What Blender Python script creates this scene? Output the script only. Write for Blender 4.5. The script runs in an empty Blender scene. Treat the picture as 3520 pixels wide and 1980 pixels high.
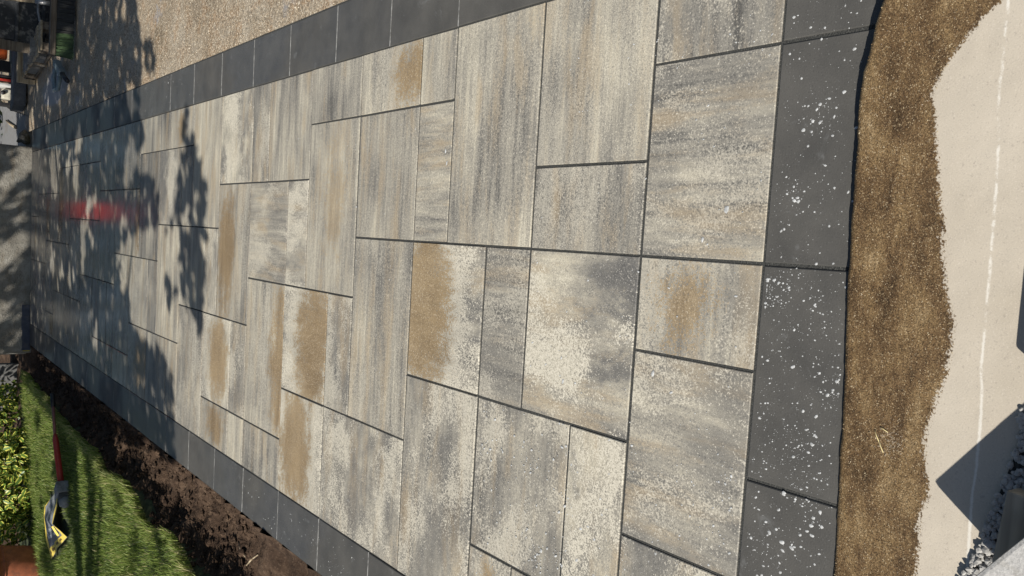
import bpy, bmesh, math, random
import numpy as np
from mathutils import Vector, Matrix, Euler
rng = random.Random(7)
nr = np.random.RandomState(11)
SC = bpy.context.scene
COL = SC.collection

# ------------------------------------------------------------------ camera
M = 0.27                                    # paving module in metres
CAM = np.array([1.364, -1.3086, 1.7874])
FW = np.array([-0.05195038, 0.79060423, -0.61011975])
RT = np.array([0.99692353, 0.07696206, 0.01484294])
UP = np.array([-0.05869096, 0.60747164, 0.79217017])
cd = bpy.data.cameras.new('camera'); cam = bpy.data.objects.new('camera', cd); COL.objects.link(cam)
cd.sensor_width = 36; cd.lens = 2950 / 3520 * 36; cd.clip_start = 0.05; cd.clip_end = 2000
mw = Matrix.Identity(4)                     # the phone was held upright, the picture lies on its side
for r in range(3):
    mw[r][0] = -UP[r]; mw[r][1] = RT[r]; mw[r][2] = -FW[r]; mw[r][3] = CAM[r]
cam.matrix_world = mw
SC.camera = cam

# ------------------------------------------------------------------ sky, sun, exposure
AZ, EL = math.radians(38), math.radians(42)     # sun behind the viewer and to the left
SUN = Vector((-math.sin(AZ) * math.cos(EL), -math.cos(AZ) * math.cos(EL), math.sin(EL)))
w = bpy.data.worlds.new('World'); SC.world = w; w.use_nodes = True
wt = w.node_tree
sky = wt.nodes.new('ShaderNodeTexSky'); sky.sky_type = 'NISHITA'; sky.sun_disc = False
sky.sun_elevation = EL
sky.sun_rotation = math.atan2(SUN.x, SUN.y)
bg = wt.nodes['Background']; bg.inputs[1].default_value = 0.06
wt.links.new(sky.outputs[0], bg.inputs[0])
sl = bpy.data.lights.new('sun', 'SUN'); sl.energy = 4.9; sl.angle = math.radians(0.53); sl.color = (1, 0.95, 0.87)
so = bpy.data.objects.new('sun', sl); COL.objects.link(so)
so.rotation_euler = SUN.to_track_quat('Z', 'Y').to_euler(); so.location = SUN * 30
SC.view_settings.view_transform = 'Standard'; SC.view_settings.look = 'None'
SC.view_settings.exposure = 0.18; SC.view_settings.gamma = 1
SC.render.resolution_x = 1024; SC.render.resolution_y = 576

# ------------------------------------------------------------------ helpers
def ground(px, py, z=0.0):
    """photo pixel -> point on the level z"""
    d = FW * 2950 + UP * (1760 - px) + RT * (990 - py)
    return CAM + d * ((z - CAM[2]) / d[2])
def at_y(px, py, Y):
    """photo pixel -> point on the upright plane at depth Y"""
    d = FW * 2950 + UP * (1760 - px) + RT * (990 - py)
    return CAM + d * ((Y - CAM[1]) / d[1])

class NT:
    def __init__(s, name):
        s.m = bpy.data.materials.new(name); s.m.use_nodes = True; s.t = s.m.node_tree
        s.b = s.t.nodes['Principled BSDF']
    def n(s, typ, ins=None, **kw):
        nd = s.t.nodes.new('ShaderNode' + typ)
        for k, v in kw.items(): setattr(nd, k, v)
        for k, v in (ins or {}).items(): s.put(nd.inputs[k], v)
        return nd
    def put(s, sock, v):
        if hasattr(v, 'is_output') or isinstance(v, bpy.types.NodeSocket): s.t.links.new(v, sock)
        elif isinstance(v, bpy.types.Node): s.t.links.new(v.outputs[0], sock)
        else: sock.default_value = v
    def math(s, op, a, b=0.0, c=None, clamp=False):
        nd = s.n('Math', operation=op, use_clamp=clamp)
        s.put(nd.inputs[0], a); s.put(nd.inputs[1], b)
        if c is not None: s.put(nd.inputs[2], c)
        return nd.outputs[0]
    def mix(s, f, a, b, blend='MIX'):
        nd = s.n('Mix', data_type='RGBA', blend_type=blend)
        s.put(nd.inputs[0], f); s.put(nd.inputs[6], a); s.put(nd.inputs[7], b)
        return nd.outputs[2]
    def noise(s, vec, scale, detail=3, rough=0.55, dist=0.0):
        nd = s.n('TexNoise', {'Scale': scale, 'Detail': detail, 'Roughness': rough, 'Distortion': dist})
        if vec is not None: s.put(nd.inputs['Vector'], vec)
        return nd.outputs[0]
    def mapv(s, vec, scale=(1, 1, 1), loc=(0, 0, 0)):
        nd = s.n('Mapping', {'Scale': scale, 'Location': loc}); s.put(nd.inputs[0], vec); return nd.outputs[0]
    def ramp(s, f, *stops):
        nd = s.n('ValToRGB'); s.put(nd.inputs[0], f); e = nd.color_ramp.elements
        while len(e) < len(stops): e.new(0.5)
        for q, (p, c) in zip(e, stops): q.position = p; q.color = (*c, 1) if len(c) == 3 else c
        return nd.outputs[0]
    def step(s, f, a, b):
        nd = s.n('MapRange', {'From Min': a, 'From Max': b}, interpolation_type='SMOOTHSTEP'); s.put(nd.inputs[0], f); return nd.outputs[0]
    def bump(s, h, strength=0.3, dist=0.01, normal=None):
        nd = s.n('Bump', {'Strength': strength, 'Distance': dist}); s.put(nd.inputs['Height'], h)
        if normal is not None: s.put(nd.inputs['Normal'], normal)
        return nd.outputs[0]
    def out(s, color=None, rough=None, normal=None, spec=None, **kw):
        if color is not None: s.put(s.b.inputs['Base Color'], color)
        if rough is not None: s.put(s.b.inputs['Roughness'], rough)
        if normal is not None: s.put(s.b.inputs['Normal'], normal)
        if spec is not None: s.put(s.b.inputs['Specular IOR Level'], spec)
        for k, v in kw.items(): s.put(s.b.inputs[k], v)
        return s.m
    def pos(s): return s.n('NewGeometry').outputs['Position']
def c4(r, g, b): return (r, g, b, 1)

def tag(o, label=None, cat=None, group=None, kind=None):
    if label: o['label'] = label
    if cat: o['category'] = cat
    if group: o['group'] = group
    if kind: o['kind'] = kind
    return o
def obj(name, me, mat=None, parent=None, loc=None, rot=None):
    o = bpy.data.objects.new(name, me); COL.objects.link(o)
    if mat is not None and me is not None and not me.materials: me.materials.append(mat)
    if parent is not None: o.parent = parent
    if loc is not None: o.location = loc
    if rot is not None: o.rotation_euler = rot
    return o
def empty(name, loc, rz=0.0):
    o = bpy.data.objects.new(name, None); COL.objects.link(o); o.location = loc; o.rotation_euler = (0, 0, rz)
    o.empty_display_size = 0.1; return o
def pymesh(name, v, f, smooth=False):
    me = bpy.data.meshes.new(name); me.from_pydata([tuple(map(float, p)) for p in v], [], f); me.update()
    if smooth: me.polygons.foreach_set('use_smooth', [True] * len(me.polygons))
    return me
def bmmesh(name, bm, smooth=False, bevel=0.0, seg=2):
    if bevel: bmesh.ops.bevel(bm, geom=bm.edges[:], offset=bevel, segments=seg, affect='EDGES', profile=0.6)
    me = bpy.data.meshes.new(name); bm.to_mesh(me); bm.free()
    if smooth: me.polygons.foreach_set('use_smooth', [True] * len(me.polygons))
    return me
def box(bm, size, loc=(0, 0, 0), rot=(0, 0, 0)):
    mt = Matrix.Translation(loc) @ Euler(rot).to_matrix().to_4x4() @ Matrix.Diagonal((*size, 1))
    return bmesh.ops.create_cube(bm, size=1, matrix=mt)
def boxmesh(size, loc=(0, 0, 0), rot=(0, 0, 0), bevel=0.004, name='mesh'):
    bm = bmesh.new(); box(bm, size, loc, rot); return bmmesh(name, bm, bevel=bevel)
def tube(path, rad, seg=10, cap=True):
    """tapered tube along points -> verts, faces"""
    P = [Vector(p) for p in path]; R = rad if hasattr(rad, '__len__') else [rad] * len(P)
    v, f = [], []; nrm = None
    for i, p in enumerate(P):
        t = (P[min(i + 1, len(P) - 1)] - P[max(i - 1, 0)]).normalized()
        if nrm is None: nrm = t.orthogonal().normalized()
        nrm = (nrm - t * nrm.dot(t)).normalized(); b = t.cross(nrm)
        for k in range(seg):
            a = 2 * math.pi * k / seg; v.append(p + (nrm * math.cos(a) + b * math.sin(a)) * R[i])
    for i in range(len(P) - 1):
        for k in range(seg):
            f.append((i * seg + k, i * seg + (k + 1) % seg, (i + 1) * seg + (k + 1) % seg, (i + 1) * seg + k))
    if cap:
        f.append(tuple(range(seg))[::-1]); f.append(tuple((len(P) - 1) * seg + k for k in range(seg)))
    return v, f
def tubemesh(path, rad, seg=10, name='mesh'):
    v, f = tube(path, rad, seg); return pymesh(name, v, f, True)
def lathe(prof, seg=32, name='mesh'):
    v, f = [], []
    for r, z in prof:
        for k in range(seg): a = 2 * math.pi * k / seg; v.append((r * math.cos(a), r * math.sin(a), z))
    for i in range(len(prof) - 1):
        for k in range(seg): f.append((i * seg + k, i * seg + (k + 1) % seg, (i + 1) * seg + (k + 1) % seg, (i + 1) * seg + k))
    return pymesh(name, v, f, True)
def sheet(name, xs, ys, zf):
    """grid sheet"""
    v = [(x, y, zf(x, y)) for y in ys for x in xs]; n = len(xs)
    f = [(j * n + i, j * n + i + 1, (j + 1) * n + i + 1, (j + 1) * n + i) for j in range(len(ys) - 1) for i in range(n - 1)]
    return pymesh(name, v, f, True)
def vn(x, y, s, seed=0):
    """smooth value noise -1..1"""
    x = x * s + seed * 17.3; y = y * s + seed * 7.9
    xi, yi = math.floor(x), math.floor(y); fx, fy = x - xi, y - yi
    fx = fx * fx * (3 - 2 * fx); fy = fy * fy * (3 - 2 * fy)
    def h(a, b):
        q = math.sin(a * 127.1 + b * 311.7 + seed * 74.7) * 43758.5453; return (q - math.floor(q)) * 2 - 1
    return (h(xi, yi) * (1 - fx) + h(xi + 1, yi) * fx) * (1 - fy) + (h(xi, yi + 1) * (1 - fx) + h(xi + 1, yi + 1) * fx) * fy
def pl(x, pts):
    return float(np.interp(x, [p[0] for p in pts], [p[1] for p in pts]))

# ------------------------------------------------------------------ materials
def mat_slab():
    t = NT('variegated_concrete_slab')
    uv = t.n('UVMap', uv_map='uv').outputs[0]
    oi = t.n('ObjectInfo')
    rnd = t.math('MULTIPLY', oi.outputs['Random'], 60.0)
    off = t.n('CombineXYZ', {'X': rnd, 'Y': rnd, 'Z': rnd}).outputs[0]
    p = t.n('VectorMath', operation='ADD'); t.put(p.inputs[0], uv); t.put(p.inputs[1], off); p = p.outputs[0]
    sep = t.n('SeparateColor'); t.put(sep.inputs[0], oi.outputs['Color'])
    tan, dark, cen = sep.outputs[0], sep.outputs[1], sep.outputs[2]
    blot = oi.outputs['Alpha']
    gy = t.n('SeparateXYZ', {0: t.n('TexCoord').outputs['Generated']}).outputs[1]
    st1 = t.noise(t.mapv(p, (1.6, 17, 1)), 1.0, 5, 0.62, 0.3)
    st2 = t.noise(t.mapv(p, (3.2, 62, 1)), 1.0, 4, 0.65)
    bl1 = t.noise(t.mapv(p, (5.0, 8.5, 1)), 1.0, 8, 0.78, 0.12)
    big = t.noise(p, 2.6, 2)
    st = t.math('ADD', t.math('MULTIPLY', st1, 0.62), t.math('MULTIPLY', st2, 0.38))
    g1 = t.noise(p, 210, 2, 0.6); g2 = t.noise(p, 430, 1, 0.5); g3 = t.noise(p, 95, 3, 0.6)
    G = t.math('ADD', t.math('MULTIPLY', t.math('SUBTRACT', g1, 0.5), 1.0), t.math('MULTIPLY', t.math('SUBTRACT', g3, 0.5), 0.6))
    f = t.n('Mix', data_type='FLOAT', ins={0: t.math('MULTIPLY', blot, 0.6), 2: st, 3: bl1}).outputs[0]
    f = t.math('ADD', f, t.math('MULTIPLY', t.math('SUBTRACT', big, 0.5), 0.40))
    f = t.math('ADD', t.math('MULTIPLY', t.math('SUBTRACT', f, 0.5), 1.25), 0.49)
    f = t.math('SUBTRACT', f, t.math('MULTIPLY', t.math('SUBTRACT', dark, 0.5), 0.42))
    f = t.math('ADD', f, t.math('MULTIPLY', G, 0.45))
    base = t.ramp(f, (0.22, (.080, .077, .070)), (0.34, (.150, .143, .127)), (0.44, (.225, .211, .180)), (0.54, (.295, .274, .226)), (0.65, (.395, .365, .290)), (0.82, (.56, .52, .41)))
    # ochre: faint streaks everywhere, a strong rounded patch on the slabs that carry one
    tn = t.noise(t.mapv(p, (2.3, 12, 1), (5, 3, 0)), 1.0, 5, 0.6, 0.4)
    faint = t.math('MULTIPLY', t.step(t.math('ADD', tn, t.math('MULTIPLY', G, 0.30)), 0.47, 0.68), 0.55)
    gx = t.n('SeparateXYZ', {0: t.n('TexCoord').outputs['Generated']}).outputs[0]
    dx = t.math('MULTIPLY', t.math('SUBTRACT', gx, 0.52), 0.62); dy = t.math('SUBTRACT', gy, cen)
    d = t.math('SQRT', t.math('ADD', t.math('MULTIPLY', dx, dx), t.math('MULTIPLY', dy, dy)))
    bn = t.math('SUBTRACT', t.noise(t.mapv(p, (5, 8, 1), (9, 1, 0)), 1.0, 7, 0.75, 0.3), 0.5)
    band = t.math('SUBTRACT', t.math('ADD', t.math('MULTIPLY', tan, 0.43), t.math('MULTIPLY', bn, 0.85)), d)
    band = t.math('ADD', band, t.math('MULTIPLY', G, 0.75))
    bandm = t.math('MULTIPLY', t.step(band, 0.0, 0.07), t.step(tan, 0.35, 0.6))
    col = t.mix(faint, base, c4(.315, .245, .155))
    # cream and charcoal clouds with granular rims
    clA = t.noise(t.mapv(p, (2.6, 3.9, 1), (21, 4, 0)), 1.0, 7, 0.62, 0.25); clB = t.noise(t.mapv(p, (2.4, 4.8, 1), (2, 31, 0)), 1.0, 7, 0.64, 0.25)
    dk = t.math('MULTIPLY', t.step(t.math('ADD', clB, t.math('MULTIPLY', G, 0.40)), 0.49, 0.60), t.math('MULTIPLY', blot, 1.0))
    col = t.mix(dk, col, t.ramp(t.math('ADD', 0.5, G), (0.3, (.075, .074, .072)), (0.7, (.17, .163, .148))))
    crm = t.math('MULTIPLY', t.step(t.math('ADD', clA, t.math('MULTIPLY', G, 0.45)), 0.50, 0.61), t.math('MULTIPLY', blot, 1.0))
    crc = t.ramp(t.math('ADD', 0.5, G), (0.3, (.35, .325, .26)), (0.6, (.52, .485, .40)))
    col = t.mix(crm, col, crc)
    tc = t.ramp(t.math('ADD', f, t.math('MULTIPLY', G, .3)), (0.25, (.155, .108, .057)), (0.7, (.265, .192, .104)))
    col = t.mix(t.math('MULTIPLY', bandm, 0.9), col, tc)
    rim = t.math('MULTIPLY', t.step(band, -0.34, -0.10), t.step(band, 0.06, -0.06))
    rim = t.math('MULTIPLY', rim, t.math('MULTIPLY', t.step(tan, 0.6, 0.85), 0.75))
    col = t.mix(rim, col, crc)
    # aggregate: pale and dark grains
    col = t.mix(t.math('MULTIPLY', t.step(g1, 0.62, 0.70), 0.45), col, c4(.66, .62, .53))
    col = t.mix(t.math('MULTIPLY', t.step(g1, 0.38, 0.30), 0.45), col, c4(.075, .075, .072))
    col = t.n('HueSaturation', {'Value': t.math('ADD', 0.70, t.math('MULTIPLY', g2, 0.92)), 'Color': col}).outputs[0]
    # water film lying on the far end and in patches
    y = t.n('SeparateXYZ', {0: t.pos()}).outputs[1]
    wet = t.math('MULTIPLY', t.step(y, 3.8, 6.5), 1.0)
    wn = t.noise(t.pos(), 1.7, 4, 0.6)
    wet = t.math('MULTIPLY', wet, t.step(wn, 0.25, 0.5))
    col = t.mix(t.math('MULTIPLY', wet, 0.45), col, t.mix(1.0, col, c4(.5, .5, .51), 'MULTIPLY'))
    ro = t.math('SUBTRACT', t.math('ADD', 0.62, t.math('MULTIPLY', g1, 0.12)), t.math('MULTIPLY', wet, 0.50))
    h = t.math('ADD', t.math('MULTIPLY', g1, 0.6), t.math('MULTIPLY', st2, 0.3))
    bs = t.math('SUBTRACT', 0.42, t.math('MULTIPLY', wet, 0.37))
    return t.out(col, ro, t.bump(h, bs, 0.002), 0.45)
def mat_border():
    t = NT('charcoal_border_slab')
    uv = t.n('UVMap', uv_map='uv').outputs[0]
    oi = t.n('ObjectInfo'); rnd = t.math('MULTIPLY', oi.outputs['Random'], 60.0)
    p = t.n('VectorMath', operation='ADD'); t.put(p.inputs[0], uv)
    t.put(p.inputs[1], t.n('CombineXYZ', {'X': rnd, 'Y': rnd}).outputs[0]); p = p.outputs[0]
    g1 = t.noise(p, 230, 2); b1 = t.noise(p, 7, 4, 0.6)
    col = t.ramp(b1, (0.3, (.064, .062, .057)), (0.7, (.096, .092, .083)))
    col = t.mix(t.math('MULTIPLY', t.step(g1, 0.62, 0.74), 0.3), col, c4(.22, .22, .21))
    col = t.mix(t.math('MULTIPLY', t.step(g1, 0.40, 0.30), 0.4), col, c4(.03, .03, .03))
    # lime bloom and dried splashes
    s1 = t.noise(t.pos(), 9, 5, 0.7, 1.2)
    col = t.mix(t.math('MULTIPLY', t.step(s1, 0.60, 0.72), 0.18), col, c4(.3, .31, .31))
    ys = t.n('SeparateXYZ', {0: t.pos()}).outputs
    wet = t.math('MULTIPLY', t.step(ys[1], 1.0, 2.6), t.step(t.noise(t.pos(), 1.3, 3), 0.3, 0.55))
    ro = t.math('SUBTRACT', t.math('ADD', 0.62, t.math('MULTIPLY', g1, 0.15)), t.math('MULTIPLY', wet, 0.40))
    return t.out(col, ro, t.bump(g1, t.math('SUBTRACT', 0.3, t.math('MULTIPLY', wet, 0.25)), 0.002), 0.5)
def mat_joint():
    t = NT('joint_sand'); g = t.noise(t.pos(), 260, 2)
    b = t.noise(t.pos(), 14, 3)
    col = t.ramp(g, (0.3, (.020, .021, .020)), (0.6, (.052, .053, .049)), (0.78, (.13, .13, .12)))
    col = t.mix(t.math('MULTIPLY', t.step(b, 0.62, 0.78), .6), col, c4(.13, .13, .125))
    return t.out(col, 0.9, t.bump(g, 0.8, 0.004))
def mat_concrete():
    t = NT('path_concrete'); p = t.pos()
    xyz = t.n('SeparateXYZ', {0: p}).outputs
    wet = t.n('Attribute', attribute_name='wet').outputs['Fac']
    e = t.math('ADD', t.math('MULTIPLY', t.math('SUBTRACT', t.noise(p, 30, 4, 0.6), 0.5), 0.30), t.math('MULTIPLY', t.math('SUBTRACT', t.noise(p, 190, 2, 0.6), 0.5), 0.35))
    wm = t.step(t.math('ADD', wet, e), 0.47, 0.54)
    g1 = t.noise(p, 330, 2, 0.6); g2 = t.noise(p, 700, 1); big = t.noise(p, 3.5, 4)
    dry = t.ramp(big, (0.3, (.45, .398, .318)), (0.7, (.53, .475, .39)))
    dry = t.mix(t.math('MULTIPLY', t.step(t.noise(p, 130, 2), 0.36, 0.28), 0.45), dry, c4(.30, .26, .22))
    dry = t.mix(t.math('MULTIPLY', t.step(g1, 0.42, 0.30), 0.4), dry, c4(.30, .27, .24))
    dry = t.mix(t.math('MULTIPLY', t.step(g1, 0.58, 0.7), 0.3), dry, c4(.68, .62, .54))
    wb = t.noise(t.mapv(p, (7, 16, 9)), 1.0, 7, 0.72)
    wc = t.ramp(wb, (0.34, (.060, .036, .017)), (0.46, (.125, .077, .036)), (0.57, (.195, .128, .060)), (0.70, (.29, .21, .115)))
    wc = t.mix(t.math('MULTIPLY', t.step(g1, 0.56, 0.70), 0.5), wc, c4(.34, .26, .15))
    wc = t.mix(t.math('MULTIPLY', t.step(g1, 0.46, 0.34), 0.75), wc, c4(.030, .020, .011))
    vo = t.n('TexVoronoi', {'Scale': 480.0}); t.put(vo.inputs['Vector'], p); vg = t.n('SeparateColor', {0: vo.outputs['Color']}).outputs[0]
    wc = t.n('HueSaturation', {'Value': t.math('ADD', 0.55, t.math('MULTIPLY', vg, 0.9)), 'Color': wc}).outputs[0]
    wc = t.mix(t.math('MULTIPLY', t.step(vg, 0.955, 0.98), 0.6), wc, c4(.48, .39, .25))
    col = t.mix(wm, dry, wc)
    # smeared cement line
    ln = t.math('ADD', xyz[1], t.math('MULTIPLY', t.math('SUBTRACT', t.noise(p, 5, 3), 0.5), 0.022))
    ln = t.math('ABSOLUTE', t.math('ADD', t.math('SUBTRACT', ln, -0.5467), t.math('MULTIPLY', t.math('SUBTRACT', xyz[0], 1.4), -0.006)))
    lm = t.math('MULTIPLY', t.step(t.math('ADD', ln, t.math('MULTIPLY', t.noise(p, 120, 4, .75), .007)), 0.0078, 0.0042), t.step(t.math('ADD', t.noise(p, 22, 5, 0.75), t.math('MULTIPLY', t.step(xyz[0], 1.4, 1.1), .12)), 0.44, 0.58))
    col = t.mix(t.math('MULTIPLY', lm, 0.8), col, c4(.72, .69, .62))
    ro = t.math('SUBTRACT', 0.85, t.math('MULTIPLY', wm, 0.4))
    bs = t.math('ADD', 0.15, t.math('MULTIPLY', wm, 0.2))
    h = t.math('ADD', g1, t.math('MULTIPLY', g2, 0.4))
    return t.out(col, ro, t.bump(h, bs, 0.003), 0.4)
def mat_yard():
    t = NT('wet_grit'); p = t.pos()
    g1 = t.noise(p, 60, 5, 0.75); g2 = t.noise(p, 200, 2); b = t.noise(p, 1.5, 5, 0.65); b2 = t.noise(p, 5, 5, 0.7)
    col = t.ramp(b, (0.32, (.22, .17, .11)), (0.5, (.33, .265, .185)), (0.68, (.44, .385, .30)))
    col = t.mix(t.math('MULTIPLY', t.step(b2, 0.48, 0.62), 0.7), col, c4(.30, .19, .10))
    col = t.mix(t.math('MULTIPLY', t.step(t.math('ADD', g1, t.math('MULTIPLY', t.math('SUBTRACT', b2, .5), .3)), 0.52, 0.66), 0.75), col, c4(.60, .52, .40))
    vo = t.n('TexVoronoi', {'Scale': 120.0}); t.put(vo.inputs['Vector'], p); vg = t.n('SeparateColor', {0: vo.outputs['Color']}).outputs[0]
    col = t.n('HueSaturation', {'Value': t.math('ADD', 0.65, t.math('MULTIPLY', vg, 0.85)), 'Color': col}).outputs[0]
    col = t.mix(t.math('MULTIPLY', t.step(vg, 0.90, 0.95), 0.7), col, c4(.72, .66, .53))
    col = t.mix(t.math('MULTIPLY', t.step(g1, 0.46, 0.36), 0.6), col, c4(.055, .042, .03))
    # spilt cement
    xy = t.n('SeparateXYZ', {0: p}).outputs
    ex = t.math('MULTIPLY', t.math('SUBTRACT', xy[0], 2.83), 4.6); ey = t.math('MULTIPLY', t.math('SUBTRACT', xy[1], 9.75), 1.15)
    cm = t.math('SUBTRACT', t.math('ADD', t.math('MULTIPLY', ex, ex), t.math('MULTIPLY', ey, ey)), t.math('MULTIPLY', t.math('SUBTRACT', b2, .5), 1.6))
    col = t.mix(t.math('MULTIPLY', t.step(cm, 1.0, 0.75), .8), col, c4(.40, .40, .41))
    cb = t.noise(p, 2.2, 4, 0.6)
    col = t.mix(t.math('MULTIPLY', t.step(cb, 0.62, 0.68), 0.6), col, c4(.33, .33, .34))
    ro = t.math('ADD', 0.35, t.math('MULTIPLY', b2, 0.4))
    return t.out(col, ro, t.bump(t.math('ADD', g1, t.math('MULTIPLY', g2, 0.4)), 0.9, 0.012), 0.5)
def mat_soil():
    t = NT('dug_soil'); p = t.pos()
    g = t.noise(p, 60, 5, 0.7); b = t.noise(p, 9, 5, 0.7); r = t.n('ObjectInfo').outputs['Random']
    col = t.ramp(b, (0.3, (.034, .021, .014)), (0.52, (.074, .047, .031)), (0.74, (.165, .112, .075)))
    col = t.mix(t.math('MULTIPLY', t.step(g, 0.55, 0.72), 0.5), col, c4(.22, .165, .12))
    col = t.mix(t.math('MULTIPLY', t.step(g, 0.45, 0.3), 0.6), col, c4(.016, .011, .009))
    return t.out(col, 0.9, t.bump(g, 0.9, 0.02), 0.2)
def mat_grass():
    t = NT('grass_blade'); p = t.pos()
    a = t.n('Attribute', attribute_name='tone').outputs['Fac']
    b = t.noise(p, 3.0, 3)
    col = t.ramp(a, (0.0, (.09, .145, .03)), (0.5, (.215, .29, .065)), (0.85, (.40, .44, .13)), (1.0, (.55, .50, .25)))
    col = t.mix(t.math('MULTIPLY', t.step(b, 0.5, 0.75), 0.35), col, c4(.16, .19, .05))
    t.put(t.b.inputs['Transmission Weight'], 0.0)
    m = t.out(col, 0.5, spec=0.35)
    tr = t.n('BsdfTranslucent', {'Color': col}); mx = t.n('MixShader', {0: 0.35, 1: t.b.outputs[0], 2: tr.outputs[0]})
    t.t.links.new(mx.outputs[0], t.t.nodes['Material Output'].inputs[0])
    return m
def mat_lawnbase():
    t = NT('turf_base'); p = t.pos(); b = t.noise(p, 30, 4)
    return t.out(t.ramp(b, (0.3, (.02, .028, .012)), (0.7, (.06, .075, .03))), 0.9)
def leafmat(name, inner, rim, rimw=0.62, var=0.25, trans=0.3):
    t = NT(name); uv = t.n('UVMap', uv_map='uv').outputs[0]
    s = t.n('SeparateXYZ', {0: uv}).outputs
    d = t.n('Attribute', attribute_name='tone').outputs['Fac']
    nz = t.noise(t.mapv(t.pos(), (60, 60, 60)), 1.0, 2)
    rr = t.math('ADD', t.math('ABSOLUTE', s[0]), t.math('MULTIPLY', t.math('SUBTRACT', nz, 0.5), 0.5))
    k = t.step(rr, rimw, rimw + 0.12)
    col = t.mix(k, c4(*inner), c4(*rim))
    col = t.n('HueSaturation', {'Value': t.math('ADD', 1 - var, t.math('MULTIPLY', d, 2 * var)), 'Color': col}).outputs[0]
    m = t.out(col, 0.38, spec=0.45)
    tr = t.n('BsdfTranslucent', {'Color': col}); mx = t.n('MixShader', {0: trans, 1: t.b.outputs[0], 2: tr.outputs[0]})
    t.t.links.new(mx.outputs[0], t.t.nodes['Material Output'].inputs[0])
    return m
def plain(name, col, rough=0.6, var=0.25, scale=40, bump=0.2, metal=0.0, spec=0.4, dirt=None, dscale=12, damt=0.5):
    t = NT(name); p = t.n('TexCoord').outputs['Object']
    n1 = t.noise(p, scale, 4, 0.65)
    lo = tuple(c * (1 - var) for c in col); hi = tuple(min(1, c * (1 + var)) for c in col)
    c = t.ramp(n1, (0.3, lo), (0.7, hi))
    if dirt: c = t.mix(t.math('MULTIPLY', t.step(t.noise(p, dscale, 5, 0.7), 0.5, 0.66), damt), c, c4(*dirt))
    return t.out(c, rough, t.bump(n1, bump, 0.004), spec, Metallic=metal)
def mat_wall():
    t = NT('rough_cast_concrete'); p = t.pos()
    b = t.noise(p, 4, 6, 0.7); g = t.noise(p, 60, 4, 0.7); s = t.noise(t.mapv(p, (3, 3, 14)), 1.0, 4, 0.6)
    col = t.ramp(b, (0.3, (.17, .155, .13)), (0.5, (.29, .27, .23)), (0.72, (.46, .44, .385)))
    col = t.mix(t.math('MULTIPLY', t.step(s, 0.52, 0.7), 0.45), col, c4(.22, .17, .11))
    col = t.mix(t.math('MULTIPLY', t.step(g, 0.42, 0.3), 0.7), col, c4(.06, .055, .05))
    return t.out(col, 0.9, t.bump(t.math('ADD', g, t.math('MULTIPLY', b, 1.5)), 0.8, 0.02), 0.3)
def mat_wood(name, col, dark, sc=(2, 40, 40)):
    t = NT(name); p = t.n('TexCoord').outputs['Object']
    g = t.noise(t.mapv(p, sc), 1.0, 5, 0.6, 0.4); b = t.noise(p, 6, 3)
    c = t.mix(t.step(g, 0.35, 0.65), c4(*dark), c4(*col))
    c = t.mix(t.math('MULTIPLY', t.step(b, 0.5, 0.7), 0.35), c, c4(*[q * 0.6 for q in dark]))
    return t.out(c, 0.75, t.bump(g, 0.4, 0.004), 0.3)

MS, MB, MJ, MC, MY, MSO = mat_slab(), mat_border(), mat_joint(), mat_concrete(), mat_yard(), mat_soil()

# ------------------------------------------------------------------ the setting: ground sheet, yard, concrete path
def mat_ground():
    t = NT('rough_ground'); p = t.pos(); b = t.noise(p, 0.7, 5, 0.6); g = t.noise(p, 30, 4, 0.7)
    c = t.ramp(b, (0.35, (.10, .085, .06)), (0.6, (.07, .095, .035)))
    return t.out(t.mix(t.math('MULTIPLY', t.step(g, 0.45, 0.3), 0.6), c, c4(.03, .028, .02)), 0.95, t.bump(g, 0.7, 0.03), 0.2)
g = obj('ground', pymesh('ground', [(-300, -300, -.14), (300, -300, -.14), (300, 300, -.14), (-300, 300, -.14)], [(0, 1, 2, 3)]), mat_ground())
tag(g, 'rough earth and weeds beyond the paving', kind='structure')
XR = 9.0 * M + 0.012                        # outer edge of the right-hand border
xs = np.concatenate([np.linspace(XR, 4.2, 46), np.linspace(4.35, 9, 14)]); ys = np.linspace(-0.24, 17, 180)
yard = obj('yard', sheet('yard', xs, ys, lambda x, y: -0.016 + 0.009 * vn(x, y, 3, 1) + 0.005 * vn(x, y, 11, 2)), MY)
tag(yard, 'wet brown grit yard along the right border', kind='structure')

# concrete path the viewer stands on; its kerb-like edge stands a little above the border slabs
EDGE = [(2866, 1940), (2879, 1735), (2886, 1556), (2893, 1492), (2905, 1210), (2911, 1005), (2920, 872), (2933, 652), (2945, 497), (2951, 348), (2967, 248), (2989, 174), (3007, 87), (3035, 0)]
def edge_h(x): return pl(x, [(0.7, 0.010), (1.0, 0.014), (1.3, 0.022), (1.6, 0.036), (2.0, 0.05), (2.6, 0.05)])
EP = []
for a, b in EDGE:
    p = ground(a, b, 0.02)
    p = ground(a, b, edge_h(p[0])); EP.append((p[0], p[1]))
EP = [(-4, EP[0][1] - 0.005), (0.0, EP[0][1] - .003)] + EP + [(2.3, EP[-1][1] - 0.09), (7, EP[-1][1] - 0.35)]
WETL = [(-4, -.45), (0.6, -.445), (.766, -.445), (.9, -.455), (1.0, -.44), (1.15, -.475), (1.25, -.485), (1.32, -.462), (1.45, -.45), (1.62, -.424), (1.72, -.41), (1.78, -.435), (1.86, -.50), (1.93, -.60), (2.1, -.75), (2.6, -.9), (7, -1)]
xs = np.concatenate([np.linspace(-4, 0.55, 25), np.linspace(0.58, 2.3, 173), np.linspace(2.4, 7, 24)])
rows_ = np.concatenate([np.linspace(0, 0.5, 51)[1:], np.linspace(0.55, 2.6, 24)])
V, F, wetv = [], [], []
NX = len(xs)
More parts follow.
